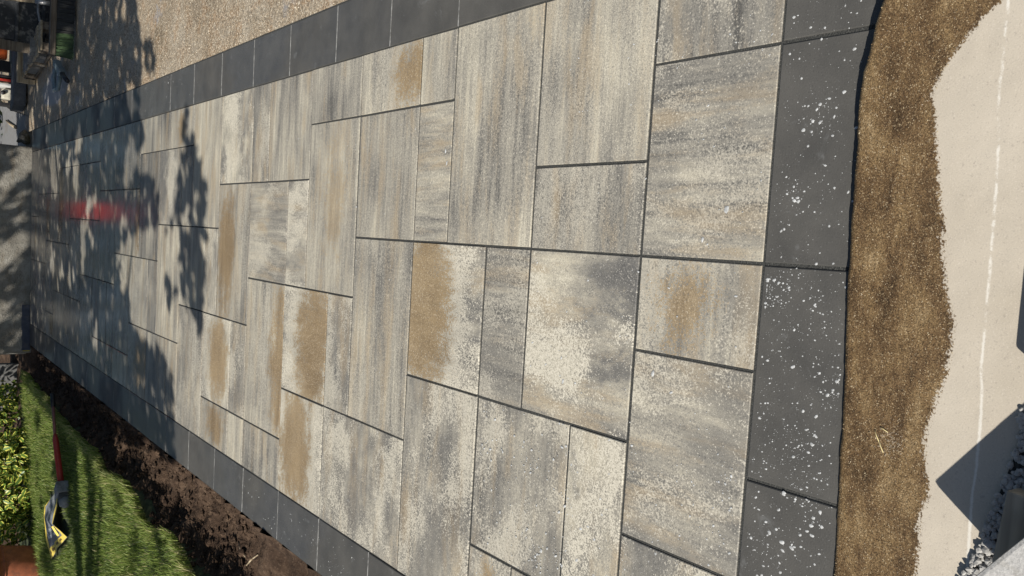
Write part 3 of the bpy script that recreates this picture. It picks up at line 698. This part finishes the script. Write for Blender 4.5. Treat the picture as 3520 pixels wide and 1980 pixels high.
# ------------------------------------------------------------------ far wall and what lies along it
MW = mat_wall()
A, Bp = ground(100, 505), ground(100, 1212)
dv = Vector((A[0] - Bp[0], A[1] - Bp[1], 0)); ln = dv.length; dv.normalize(); nv = Vector((-dv.y, dv.x, 0))
def wallmesh():
    nx, nz = 60, 14; v, f = [], []; H = .66
    for j in range(nz + 1):
        for i in range(nx + 1):
            s, z = i / nx * ln, j / nz * H - .06
            d = .016 * vn(s, z, 4, 31) + .008 * vn(s, z, 13, 32) - (.03 if j == nz else 0)
            p = Vector(Bp) + dv * s - nv * d; v.append((p.x, p.y, z))
    n = nx + 1
    f = [(j * n + i, j * n + i + 1, (j + 1) * n + i + 1, (j + 1) * n + i) for j in range(nz) for i in range(nx)]
    b = len(v)
    for i in range(n): p = Vector(v[nz * n + i]); q = p + nv * .4; v.append((q.x, q.y, H - .06)); v.append((q.x, q.y, -.1))
    for i in range(nx): f.append((nz * n + i, nz * n + i + 1, b + 2 * i + 2, b + 2 * i)); f.append((b + 2 * i, b + 2 * i + 2, b + 2 * i + 3, b + 2 * i + 1))
    f.append(tuple(j * n for j in range(nz + 1)) + (b, b + 1)); f.append((b + 2 * nx + 1, b + 2 * nx) + tuple(j * n + nx for j in range(nz, -1, -1)))
    return pymesh('concrete_wall', v, f, True)
cw = obj('concrete_wall', wallmesh(), MW); tag(cw, 'low rough cast concrete wall closing the far end of the paving', 'wall')
bk = obj('concrete_block', boxmesh((.62, .35, .5), bevel=.012), plain('dark_block', (.16, .16, .155), .9, .3, 30, .4), None, (-.98, 12.0, .19), (0, 0, .1)); tag(bk, 'grey concrete block behind the shrub, left of the far wall', 'block')

DK = plain('dark_blue_plastic', (.045, .055, .085), .35, .3, 25, .15, dirt=(.10, .09, .08))
ch = empty('drain_channel', (0, 0, 0)); p0, p1 = ground(101, 1048), ground(101, 1203)
ch.location = ((p0[0] + p1[0]) / 2, (p0[1] + p1[1]) / 2 - .01, 0); ch.rotation_euler = (0, 0, math.atan2(p0[1] - p1[1], p0[0] - p1[0]))
L = math.hypot(p0[0] - p1[0], p0[1] - p1[1])
bm = bmesh.new(); box(bm, (L, .012, .085), (0, .04, .042)); box(bm, (L, .012, .085), (0, -.012, .042)); box(bm, (L, .052, .012), (0, .014, .006))
obj('channel_body', bmmesh('channel', bm, bevel=.002), DK, ch)
obj('end_cap', boxmesh((.012, .05, .07), (-L / 2 - .007, .014, .036), bevel=.002), plain('yellow_cap', (.35, .30, .06), .5), ch)
tag(ch, 'dark blue plastic drain channel lying against the far wall', 'drain channel')

# red can on the wall, seen only as a red streak mirrored in the wet slabs
RM = plain('red_plastic', (.85, .045, .03), .35, .1, 30, .05)
rx = 1.50; rp = Vector(Bp) + dv * ((rx - Bp[0]) / dv.x) + nv * .16
can = empty('jerry_can', (rp.x, rp.y, .60)); tag(can, 'red plastic jerry can standing on the far concrete wall', 'jerry can')
obj('can_body', boxmesh((.22, .15, .38), (0, 0, .19), bevel=.03), RM, can)
obj('spout_cap', lathe([(.0, .03), (.028, .03), (.028, 0), (.03, 0)], 14), plain('black_plastic', (.02, .02, .02), .4), can, (-.06, 0, .378))
obj('handle', tubemesh([(-.01, 0, .37), (.0, 0, .44), (.07, 0, .44), (.08, 0, .37)], .016, 8), RM, can)

# unseen backdrop added behind the wall; keeps bright sky out of slab reflections
hd = empty('backdrop_hedge', (1.0, 14.2, 0)); tag(hd, 'unseen dark foliage added behind the far wall to darken slab reflections', 'backdrop_hedge')
C, N = [], []
for k in range(9):
    p, q = shell((-5.5 + k * 1.45, rng.uniform(-.15, .15), 1.8), (1.05, .8, 2.1 + rng.uniform(-.2, .3)), 1500, .5, -.85); C += p; N += q
leaf_cloud('foliage', C, N, nr.uniform(.10, .17, len(C)), leafmat('backdrop_leaf', (.022, .05, .014), (.03, .06, .018), .6, .35, .2), hd, .55)
for k in range(9): obj('stem', tubemesh([(-5.5 + k * 1.45, 0, -.1), (-5.45 + k * 1.45, .05, 1.2), (-5.5 + k * 1.45, 0, 2.6)], [.05, .04, .02], 8), SB, hd)

# ------------------------------------------------------------------ things on the yard, far right
WOOD = mat_wood('pale_timber', (.47, .39, .27), (.26, .20, .13)); WOODD = mat_wood('weathered_timber', (.20, .165, .125), (.09, .07, .052))
BLACK = plain('mud_splashed_black_board', (.03, .032, .036), .5, .3, 20, .3, dirt=(.22, .21, .19), dscale=14, damt=.7)
METAL = plain('galvanised_metal', (.33, .33, .33), .4, .2, 30, .1, .6, dirt=(.30, .27, .22))
# wide broom with black and green bristles
b0 = ground(258, 195); br = empty('push_broom', (b0[0] + .52, b0[1] + .12, 0), .0)
tag(br, 'wide push broom with black and green bristles and a wooden handle', 'broom')
bh = .165
obj('broom_head', boxmesh((1.04, .075, .055), (0, 0, bh + .0275), bevel=.008), WOODD, br)
def bristles(x0, x1, n, seed):
    r2 = random.Random(seed); v, f = [], []
    for k in range(n):
        x = r2.uniform(x0, x1); y = r2.uniform(-.03, .03); s = .0035; b = len(v); ex, ey = r2.gauss(0, .012), y * .9 - .02 + r2.gauss(0, .012)
        v += [(x - s, y, bh), (x + s, y, bh), (x + s * .6 + ex, y + ey, 0.004), (x - s * .6 + ex, y + ey, 0.004)]; f.append((b, b + 1, b + 2, b + 3))
    return pymesh('bristles', v, f)
obj('green_bristles', bristles(-.52, -.30, 420, 1), plain('green_bristle', (.04, .075, .025), .5, .4), br)
obj('black_bristles', bristles(-.30, .52, 1500, 2), plain('black_bristle', (.02, .02, .018), .5, .4), br)
obj('socket', tubemesh([(.0, .02, bh + .05), (.0, .08, bh + .18)], [.024, .02], 12), METAL, br)
obj('handle', tubemesh([(.0, .07, bh + .16), (.0, .62, bh + 1.25)], .0155, 12), WOOD, br)

# muddy black mortar tub behind the broom
tb = empty('mortar_tub', (3.80, 10.45, 0), -.05); tag(tb, 'black mud-splashed mortar tub standing behind the broom', 'tub')
bm = bmesh.new(); box(bm, (.86, .03, .62), (0, -.3, .31), (.06, 0, 0)); box(bm, (.86, .03, .62), (0, .3, .31)); box(bm, (.03, .6, .62), (-.43, 0, .31)); box(bm, (.03, .6, .62), (.43, 0, .31)); box(bm, (.86, .6, .03), (0, 0, .016))
obj('tub_wall', bmmesh('tub', bm, bevel=.006), BLACK, tb)
for z in (.06, .33, .60): obj('rib', boxmesh((.9, .03, .035), (0, -.335, z), bevel=.005), BLACK, tb)
obj('corner_board', boxmesh((.11, .03, .66), (-.50, -.30, .33), (.05, 0, 0), bevel=.004), WOODD, tb)
# grey hose hanging over the tub
HO = plain('grey_rubber_hose', (.23, .235, .24), .5, .2, dirt=(.12, .11, .10))
hp = [at_y(131, 2, 10.05), at_y(131, 40, 10.04), at_y(137, 72, 10.0), at_y(160, 95, 9.95), at_y(180, 115, 9.9), at_y(198, 135, 9.8)]
hs = obj('hose', tubemesh([Vector(p) for p in hp] + [Vector(ground(212, 150)) + Vector((0, 0, .012))], .014, 8), HO); tag(hs, 'grey hose hanging down over the black tub', 'hose')
# narrow timber pallet beside the tub
pa, pb = Vector(ground(188, 178)), Vector(ground(117, 280)); d = pb - pa
pal = empty('timber_pallet', ((pa + pb) / 2 + Vector((.17, 0, 0))), math.atan2(d.y, d.x)); tag(pal, 'small weathered timber pallet left of the black tub', 'pallet')
LP = d.length
for y in (-.12, .12): obj('bottom_board', boxmesh((LP, .09, .022), (0, y, .012), bevel=.003), WOODD, pal)
for x in (-.42, -.02, .40):
    for y in (-.12, .12): obj('block', boxmesh((.15, .09, .10), (x * LP, y, .073), bevel=.004), WOODD, pal)
for k in range(7): obj('deck_board', boxmesh((.13, .34, .022), ((-.44 + k * .147) * LP, 0, .135), (0, 0, rng.uniform(-.02, .02)), bevel=.003), WOOD, pal)

fr = empty('timber_trestle', (0, 0, 0)); YF = 11.02; f0, f1 = at_y(69, 146, YF), at_y(69, 284, YF); fr.location = (f1[0], YF, 0)
tag(fr, 'pale timber trestle standing at the end of the pallet', 'trestle')
obj('top_rail', boxmesh((f0[0] - f1[0], .06, .075), ((f0[0] - f1[0]) / 2, 0, f1[2]), bevel=.006), WOOD, fr)
for x in (.025, f0[0] - f1[0] - .03): obj('post', boxmesh((.055, .055, f1[2] - .03), (x, 0, (f1[2] - .03) / 2), bevel=.005), WOOD, fr)
for k, (a, b, sx, sz, r) in enumerate(((168, 203, .26, .20, .25), (146, 236, .24, .17, .1), (124, 262, .22, .12, -.15))):
    p = ground(a, b); o = obj('stone_offcut', boxmesh((sx, .3, sz), (0, 0, 0), bevel=.012), plain('offcut_stone', (.20, .19, .175), .8, .35, 30, .5), None, (p[0] + sx * .42, p[1] + .2, sz / 2 - .012), (0, 0, r))
    tag(o, ['largest grey stone offcut, nearest the broom', 'middle grey stone offcut against the timber pallet', 'smallest grey stone offcut under the timber trestle'][k], 'stone', 'stone offcuts by the pallet')
# dark kerb block behind the pallet
p0, p1 = ground(93, 283), ground(90, 362)
kb = empty('kerb_stone', (p1[0] + .42, p1[1] + .14, 0), math.atan2(p0[1] - p1[1], p0[0] - p1[0])); tag(kb, 'dark grey kerb stone lying beyond the timber pallet', 'kerb stone')
bm = bmesh.new(); vs = [bm.verts.new(p) for p in ((-.42, -.14, 0), (.48, -.14, 0), (.48, -.14, .15), (-.42, -.14, .15), (-.50, .12, 0), (.48, .12, 0), (.48, .12, .15), (-.50, .12, .15))]
for q in ((0, 1, 2, 3), (5, 4, 7, 6), (4, 0, 3, 7), (1, 5, 6, 2), (3, 2, 6, 7), (4, 5, 1, 0)): bm.faces.new([vs[k] for k in q])
obj('stone', bmmesh('kerb', bm, bevel=.012), plain('slate_grey_stone', (.085, .09, .10), .65, .3, 60, .4), kb)
# cut-off saw behind the kerb stone
YS = 12.45
swo = at_y(60, 260, YS); sw = empty('disc_cutter', (swo[0], YS, 0)); tag(sw, 'orange and cream petrol disc cutter behind the kerb stone', 'disc cutter')
OR = plain('orange_plastic', (.70, .13, .03), .4, .12); CRM = plain('cream_plastic', (.58, .55, .45), .45, .12, dirt=(.25, .22, .18)); GRY = plain('light_grey_plastic', (.42, .43, .42), .45, .15); BLK = plain('black_rubber', (.02, .02, .022), .5)
def spx(px, py, dy=0.0): p = at_y(px, py, YS + dy); return Vector((p[0] - swo[0], dy, p[2]))
def spart(name, mat, a, b, depth=.22, dy=0.0, bev=.02):
    p, q = spx(*a, dy), spx(*b, dy)
    return obj(name, boxmesh((abs(p.x - q.x), depth, abs(p.z - q.z)), (0, 0, 0), bevel=bev), mat, sw, ((p.x + q.x) / 2, dy + depth / 2, (p.z + q.z) / 2))
spart('top_cover', OR, (-60, 138), (26, 206), .24, .0, .03)
spart('engine_housing', GRY, (-50, 205), (44, 246), .22, -.02, .025)
for k in range(6): spart('cooling_fin', BLK, (-20, 210 + k * 6), (36, 211.5 + k * 6), .02, -.035, .001)
spart('air_box', BLK, (-60, 246), (46, 272), .2, .02, .01)
spart('red_trim', plain('red_trim', (.35, .03, .02), .4), (-40, 270), (46, 275), .2, -.01, .004)
spart('starter_cover', plain('white_plastic', (.6, .6, .58), .45, .1), (-60, 275), (46, 303), .22, -.02, .02)
spart('fuel_tank', CRM, (8, 304), (47, 344), .2, -.02, .025)
spart('base', BLK, (42, 140), (62, 352), .26, .0, .008)
spart('dark_underside', BLK, (-40, 345), (40, 366), .18, .03, .01)
obj('tank_cap', lathe([(0, .02), (.03, .02), (.03, 0)], 14), BLK, sw, spx(10, 318, -.03) + Vector((0, 0, .0)), (math.pi / 2, 0, 0))
obj('handle_bar', tubemesh([spx(20, 160, .1), spx(-90, 170, .1), spx(-95, 300, .1), spx(10, 335, .1)], .016, 10), BLK, sw)
# pale concrete pad between kerb stone and wall
ps = [ground(92, 512), ground(92, 398), ground(40, 380), ground(-60, 300), ground(-60, 512)]
pv = [(p[0], p[1], .012) for p in ps] + [(p[0], p[1], -.1) for p in ps]
pad = obj('concrete_pad', pymesh('concrete_pad', pv, [tuple(range(5))] + [(k, 5 + k, 5 + (k + 1) % 5, (k + 1) % 5) for k in range(5)]), plain('grey_screed', (.21, .21, .21), .7, .2, 30, .4, dirt=(.17, .15, .13), dscale=4))
tag(pad, kind='structure')
rb = empty('dark_hole_lump', Vector(ground(94, 475))); tag(rb, 'dark lump standing for a broken hole at the right end of the far wall', 'broken_hole')
bm = bmesh.new(); bmesh.ops.create_icosphere(bm, subdivisions=3, radius=.09)
for q in bm.verts: q.co *= 1 + .35 * vn(q.co.x, q.co.y + q.co.z, 22, 3); q.co.z *= .75
obj('lump', bmmesh('lump', bm), plain('hole_dark', (.12, .115, .10), .9, .6, 40, .8), rb, (0, .03, .04))  # dark lump stands for a broken hole, its darkness put into the colour
st = obj('stick', tubemesh([Vector(ground(62, 440)) + Vector((0, 0, .03)), Vector(ground(45, 428)) + Vector((0, 0, .035)), Vector(ground(30, 415)) + Vector((0, 0, .03))], [.02, .017, .012], 8), WOOD); tag(st, 'pale broken stick lying on the grey concrete pad', 'stick')

# trigger gun of a washer lying by the broom
TG = plain('teal_grey_plastic', (.17, .22, .235), .4, .25, 30, .1, dirt=(.32, .33, .33))
q0, q1 = Vector(ground(240, 275)), Vector(ground(205, 205))
gn = empty('spray_gun', (q0 + q1) / 2, math.atan2(q1.y - q0.y, q1.x - q0.x)); tag(gn, 'teal grey trigger spray gun lying in front of the pallet', 'spray gun')
Lg = (q1 - q0).length
obj('body', boxmesh((Lg * .55, .07, .07), (.02, 0, .05), bevel=.015), TG, gn)
obj('lance', tubemesh([(-Lg * .26, 0, .05), (-Lg * .62, -.01, .035)], [.026, .022], 10), plain('gun_black', (.02, .022, .026), .4), gn)
obj('grip', tubemesh([(.18, .02, .05), (.20, .17, .06), (.06, .26, .06), (-.10, .20, .06), (-.08, .04, .05)], .024, 10), TG, gn)
obj('coupling', tubemesh([(Lg * .28, 0, .05), (Lg * .44, .01, .045)], [.03, .03], 12), plain('steel', (.5, .5, .5), .3, metal=.9), gn)
obj('trigger', boxmesh((.1, .03, .02), (.02, .07, .05), (0, 0, .3), bevel=.005), plain('trigger_white', (.5, .52, .53), .4), gn)

# ------------------------------------------------------------------ things on the lawn
# terracotta pot
pc = at_y(142, 1935, 9.72); pz = lz(-2.6, 9.7)
pot = empty('terracotta_pot', (-2.60, 9.42, pz)); tag(pot, 'terracotta plant pot with a banded rim at the edge of the lawn', 'plant pot')
TC = plain('terracotta', (.40, .13, .065), .75, .22, 18, .2, dirt=(.17, .08, .055))
obj('pot_body', lathe([(0, 0), (.21, 0), (.225, .02), (.29, .40), (.29, .405)], 40), TC, pot)
obj('rim', lathe([(.285, .395), (.305, .40), (.325, .40), (.33, .41), (.335, .50), (.328, .515), (.30, .515), (.295, .50), (.28, .42)], 40), TC, pot)
obj('band', lathe([(.283, .34), (.290, .345), (.290, .358), (.285, .363)], 40), TC, pot)
obj('potting_soil', lathe([(0, .455), (.29, .45)], 30), MSO, pot)
for k in range(14):
    a = rng.uniform(0, 6.28); r = rng.uniform(.02, .24)
    obj('dry_stalk', tubemesh([(math.cos(a) * r, math.sin(a) * r, .44), (math.cos(a) * r * 1.2, math.sin(a) * r * 1.2, .55 + rng.uniform(0, .12))], [.006, .003], 5), WOOD, pot)
# lawn edging strip in front of the shrub
ed = [Vector(ground(104, 1358)), Vector(ground(112, 1450)), Vector(ground(128, 1560))]
v, f = [], []
for k, p in enumerate(ed): v += [(p.x, p.y, -.05), (p.x, p.y, .105), (p.x + .012, p.y + .014, .105), (p.x + .012, p.y + .014, -.05)]
for k in range(2): f += [(4 * k + a, 4 * k + (a + 1) % 4, 4 * k + 4 + (a + 1) % 4, 4 * k + 4 + a) for a in range(4)]
f += [(3, 2, 1, 0), (8, 9, 10, 11)]
eg = obj('lawn_edging', pymesh('lawn_edging', v, f), DK); tag(eg, 'dark plastic lawn edging strip in front of the shrub', 'edging')
# long-handled mallet
GZ = LZ + .05
h0, h1, h2 = Vector(ground(180, 1353, GZ + .03)), Vector(ground(189, 1494, GZ + .03)), Vector(ground(210, 1664, GZ + .035))
ml = empty('long_mallet', h2); tag(ml, 'long mallet with a red handle and grey head lying on the grass', 'mallet')
R0 = plain('red_handle', (.42, .045, .035), .45, .15, 30, .1)
obj('grip', tubemesh([h0 - h2, h0.lerp(h1, .32) - h2], .021, 10), BLK, ml)
obj('shaft', tubemesh([h0.lerp(h1, .30) - h2, h1 - h2], .015, 10), plain('dull_red_handle', (.24, .10, .085), .5, .2), ml)  # shaft in a duller, darker red than the sleeve
obj('red_sleeve', tubemesh([h1 - h2, h1.lerp(h2, .1) - h2, Vector((0, 0, 0))], [.018, .028, .029], 12), R0, ml)
dh = (h2 - h1).normalized(); a = math.atan2(dh.y, dh.x)
MG = plain('grey_rubber', (.24, .24, .245), .7, .25, 40, .3, dirt=(.10, .09, .075))
obj('head', boxmesh((.12, .13, .11), (.06, 0, .0), bevel=.012), MG, ml, None, (0, 0, a))
obj('head_collar', boxmesh((.06, .10, .09), (.145, 0, -.005), bevel=.015), plain('dark_collar', (.07, .07, .07), .6), ml, None, (0, 0, a))
obj('ferrule', tubemesh([(.17, 0, -.01), (.22, 0, -.012), (.25, 0, -.015)], [.052, .052, .025], 14), MG, ml, None, (0, 0, a))
# yellow-edged bag, slumped with its mouth arched towards the viewer
def bagm():
    mouth = [ground(201, 1674, GZ), at_y(196, 1740, 8.05), at_y(181, 1802, 7.95), at_y(208, 1824, 7.75), ground(231, 1846, GZ)]
    back = [at_y(190, 1694, 8.35), at_y(153, 1742, 8.55), at_y(152, 1775, 8.6), at_y(160, 1860, 8.5), ground(178, 1921, GZ)]
    def curve(P, n):
        P = [Vector(p) for p in P]; out = []
        for k in range(n):
            t = k / (n - 1) * (len(P) - 1); i = min(int(t), len(P) - 2); u = t - i
            out.append(P[i].lerp(P[i + 1], u))
        return out
    nA, nB = 25, 13; A_, B_ = curve(mouth, nA), curve(back, nA)
    G = [[A_[i].lerp(B_[i], j / (nB - 1)) + Vector((0, 0, .012 * vn(i * .3, j * .5, 1, 8) * math.sin(j / (nB - 1) * math.pi) * 2)) for i in range(nA)] for j in range(nB)]
    return G, nA, nB
G, nA, nB = bagm()
o0 = G[0][12].copy(); o0.z = GZ
bag = empty('empty_bag', o0); tag(bag, 'crumpled grey printed bag with yellow edges lying beside the mallet head', 'bag')
def patchmesh(i0, i1, j0, j1, off=0.0, th=.004):
    v, f = [], []; n = i1 - i0 + 1; m = j1 - j0 + 1
    for s in (off, off - th):
        for j in range(j0, j1 + 1):
            for i in range(i0, i1 + 1):
                a = G[min(j + 1, nB - 1)][i] - G[max(j - 1, 0)][i]; b = G[j][min(i + 1, nA - 1)] - G[j][max(i - 1, 0)]
                nn = b.cross(a).normalized(); nn = nn if nn.z > 0 else -nn
                v.append(G[j][i] + nn * s - o0)
    for j in range(m - 1):
        for i in range(n - 1):
            q = (j * n + i, j * n + i + 1, (j + 1) * n + i + 1, (j + 1) * n + i); f.append(q); f.append(tuple(k + n * m for k in q[::-1]))
    return pymesh('bag', v, f, True)
BG = NT('printed_bag'); gcol = BG.noise(BG.n('TexCoord').outputs['Object'], 9, 4)
BG = BG.out(BG.ramp(gcol, (.3, (.13, .14, .155)), (.7, (.27, .29, .315))), .45, spec=.5)
YE = plain('yellow_print', (.80, .62, .12), .5, .15, 30, .1); PALE = plain('pale_print', (.42, .44, .44), .5, .1); BRN = plain('brown_print', (.17, .11, .03), .5, .1)
obj('bag_panel', patchmesh(0, nA - 1, 0, nB - 1), BG, bag)
obj('yellow_mouth_band', patchmesh(0, nA - 1, 0, 1, .003), YE, bag)
obj('yellow_end_band', patchmesh(nA - 4, nA - 1, 1, nB - 1, .003), YE, bag)
obj('yellow_back_band', patchmesh(3, nA - 4, nB - 2, nB - 1, .003), YE, bag)
for k, (a, b) in enumerate(((15, 16), (17, 18))): obj('pale_stripe', patchmesh(a, a + 1, 4, 10, .003, .002), PALE, bag)
for k in range(5): obj('brown_square', patchmesh(nA - 3, nA - 2, 2 + k * 2, 3 + k * 2, .0055, .002), BRN, bag)
for k in range(5): obj('printed_mark', patchmesh(14 + k, 14 + k, 2, 2, .005, .002) if False else boxmesh((.034, .026, .003), tuple(G[2][19 - k].lerp(G[3][19 - k], .5) + Vector((0, 0, .012)) - o0), (.6, -.5, .3), bevel=.001), YE, bag)

# ------------------------------------------------------------------ near corner: gravel, stone, sleeper, things that cast the shadow
ZC = edge_h(.9)
GP = [(3520, 1400), (3500, 1545), (3440, 1690), (3400, 1800), (3372, 1885), (3325, 1962), (3300, 2010), (3420, 2060), (3640, 1900), (3640, 1400)]
gp = [ground(a, b, ZC) for a, b in GP]
gpoly = [(p[0], p[1]) for p in gp]
def gravel():
    v, f = [], []; n = 0
    xs_ = [p[0] for p in gpoly]; ys_ = [p[1] for p in gpoly]
    t = 0
    while n < 900 and t < 40000:
        t += 1
        x, y = rng.uniform(min(xs_), max(xs_)), rng.uniform(min(ys_), max(ys_))
        if not inside(x, y, gpoly): continue
        n += 1; r = rng.uniform(.0045, .0085); b = len(v)
        bm = bmesh.new(); bmesh.ops.create_icosphere(bm, subdivisions=1, radius=r)
        sc = Vector((rng.uniform(.8, 1.35), rng.uniform(.8, 1.25), rng.uniform(.6, .95))); e = Euler((rng.uniform(-.6, .6), rng.uniform(-.6, .6), rng.uniform(0, 6.3))).to_matrix()
        z = ZC + .003 + rng.random() * .010
        for q in bm.verts:
            co = Vector((q.co.x * sc.x, q.co.y * sc.y, q.co.z * sc.z)) * rng.uniform(.82, 1.1); co = e @ co; v.append((x + co.x, y + co.y, z + co.z))
        bm.faces.ensure_lookup_table(); bm.verts.index_update()
        for fc in bm.faces: f.append(tuple(b + q.index for q in fc.verts))
        bm.free()
    t = NT('grey_gravel'); nz = t.noise(t.pos(), 90, 3); g2 = t.noise(t.pos(), 600, 2)
    m = t.out(t.mix(t.math('MULTIPLY', g2, .4), t.ramp(nz, (.3, (.22, .215, .205)), (.7, (.44, .43, .41))), c4(.5, .49, .46)), .8)
    o = obj('gravel', pymesh('gravel', v, f), m); tag(o, 'grey stone chippings in the near corner of the path', 'gravel', kind='stuff')
gravel()
gb = obj('gravel_bed', pymesh('gravel_bed', [(x, y, ZC + .004) for x, y in gpoly], [tuple(range(len(gpoly)))[::-1]]), MJ); tag(gb, kind='structure')
# pale granite pier base in the very corner: its top just enters the picture, its shadow falls over gravel and path
SZ = ZC + .183
tip = Vector(ground(3205, 1650, ZC)); k = (SZ - ZC) / SUN.z
T = Vector((tip.x + SUN.x * k, tip.y + SUN.y * k, 0))
s1 = ground(3524, 1842, SZ); e1 = Vector((s1[0] - T.x, s1[1] - T.y, 0)).normalized(); e2 = Vector((e1.y, -e1.x, 0))
if e2.y > 0: e2 = -e2
def prism(pts, z0, z1, bev=.01):
    bm = bmesh.new(); lo = [bm.verts.new((p.x, p.y, z0)) for p in pts]; hi = [bm.verts.new((p.x, p.y, z1)) for p in pts]
    bm.faces.new(hi); bm.faces.new(lo[::-1]); n = len(pts)
    for k in range(n): bm.faces.new((lo[k], lo[(k + 1) % n], hi[(k + 1) % n], hi[k]))
    bmesh.ops.recalc_face_normals(bm, faces=bm.faces[:]); return bmmesh('prism', bm, bevel=bev)
gs = obj('granite_block', prism([T, T + e1 * .5, T + e1 * .5 + e2 * .3, T + e2 * .3], ZC - .06, SZ, .008), plain('pale_granite', (.46, .45, .43), .75, .25, 160, .4, dirt=(.30, .28, .24), dscale=30, damt=.4)); tag(gs, 'pale speckled granite block in the near corner beside the gravel', 'stone block')
q0, q1 = ground(3494, 1192, ZC), ground(3523, 845, ZC); hh = .10; kk = hh / SUN.z  # unseen block added only to cast a shadow on the near path edge
q0 = Vector((q0[0] + SUN.x * kk, q0[1] + SUN.y * kk, 0)); q1 = Vector((q1[0] + SUN.x * kk, q1[1] + SUN.y * kk, 0)); ee = (q1 - q0).normalized(); e3 = Vector((ee.y, -ee.x, 0)); e3 = e3 if e3.y < 0 else -e3
g2 = obj('granite_block', prism([q0, q1 + ee * .05, q1 + ee * .05 + e3 * .2, q0 + e3 * .2], edge_h(1.2) - .05, edge_h(1.25) + hh, .006), gs.data.materials[0]); tag(g2, 'unseen low block added at the very near edge of the path to cast its shadow', 'stone block')
# timber sleeper behind the gravel
t0, t1 = Vector(ground(3508, 1672, ZC)), Vector(ground(3470, 1850, ZC))
e = (t1 - t0); e.z = 0; e.normalize(); nn = Vector((-e.y, e.x, 0)); nn = nn if nn.y < 0 else -nn
c0, c1 = t0, t1 + e * .05; bm = bmesh.new(); q = [c0, c1, c1 + nn * .16, c0 + nn * .16]
lo = [bm.verts.new((p.x, p.y, ZC - .03)) for p in q]; hi = [bm.verts.new((p.x, p.y, ZC + .06)) for p in q]
bm.faces.new(hi); bm.faces.new(lo[::-1])
for k in range(4): bm.faces.new((lo[k], lo[(k + 1) % 4], hi[(k + 1) % 4], hi[k]))
bmesh.ops.recalc_face_normals(bm, faces=bm.faces[:])
sp = obj('timber_sleeper', bmmesh('sleeper', bm, bevel=.004), mat_wood('brown_sleeper', (.50, .42, .31), (.34, .28, .21))); tag(sp, 'brown timber sleeper holding the near gravel', 'sleeper')
# trampled debris and straw on the wet concrete
db = ground(3062, 1505, edge_h(1.0)); dz = edge_h(db[0])
v, f = [], []
for _ in range(150):
    x, y = rng.gauss(db[0], .022), rng.gauss(db[1], .016); r = rng.uniform(.0008, .0028); b = len(v)
    for a in ((0, 0, 1), (1, 0, 0), (-.5, .87, 0), (-.5, -.87, 0)): v.append((x + a[0] * r * rng.uniform(.7, 1.5), y + a[1] * r * rng.uniform(.7, 1.5), dz + a[2] * r * .8))
    f += [(b, b + 1, b + 2), (b, b + 2, b + 3), (b, b + 3, b + 1)]
dbo = obj('grit_debris', pymesh('grit_debris', v, f), plain('pale_grit', (.30, .24, .17), .8, .5, 90)); tag(dbo, 'pale crumbs of mortar on the wet concrete', 'debris', kind='stuff')
STW = plain('straw', (.62, .52, .27), .6, .15)
for k, (a, b, l) in enumerate((((3025, 1470), (3052, 1486), 0), ((3008, 1480), (3022, 1520), 0), ((3022, 1515), (3036, 1556), 0))):
    p, q = Vector(ground(*a, dz + .003)), Vector(ground(*b, dz + .003))
    o = obj('straw', tubemesh([p, p.lerp(q, .5) + Vector((.002, .001, .002)), q], .0011, 5), STW)
    tag(o, ['upper pale straw on the mortar crumbs of the wet concrete', 'short straw left of the mortar crumbs on the wet concrete', 'lower bent straw beside the mortar crumbs on the wet concrete'][k], 'straw', 'straws on the wet concrete')
# twigs on the soil
for k, (a, b) in enumerate((((778, 1875), (810, 1920)), ((812, 1950), (842, 1915)), ((160, 1270), (176, 1240)))):
    p, q = Vector(ground(*a, -.01)), Vector(ground(*b, -.01)); p.z = soilz(p.x, p.y) + .015; q.z = soilz(q.x, q.y) + .015
    o = obj('twig', tubemesh([p, p.lerp(q, .5) + Vector((0, .004, .006)), q], [.004, .006, .004], 6), WOOD)
    tag(o, ['thin dark-tipped twig on the near soil', 'thicker pale twig on the near soil', 'short twig on the soil by the far wall'][k], 'twig', 'twigs on the dug soil')

# ------------------------------------------------------------------ pieces that belong to a part of their thing
def sub(thing, part, *names):
    P = next(o for o in thing.children if o.name.split('.')[0] == part)
    for o in list(thing.children):
        if o.name.split('.')[0] in names: o.parent = P; o.matrix_parent_inverse = P.matrix_basis.inverted()
sub(br, 'broom_head', 'green_bristles', 'black_bristles', 'socket')
sub(bag, 'bag_panel', 'pale_stripe', 'printed_mark'); sub(bag, 'yellow_end_band', 'brown_square')
sub(can, 'can_body', 'spout_cap'); sub(sw, 'fuel_tank', 'tank_cap'); sub(sw, 'engine_housing', 'cooling_fin')
sub(pot, 'potting_soil', 'dry_stalk'); sub(gn, 'body', 'trigger', 'coupling'); sub(ml, 'head', 'head_collar', 'ferrule')
sub(tb, 'tub_wall', 'rib')
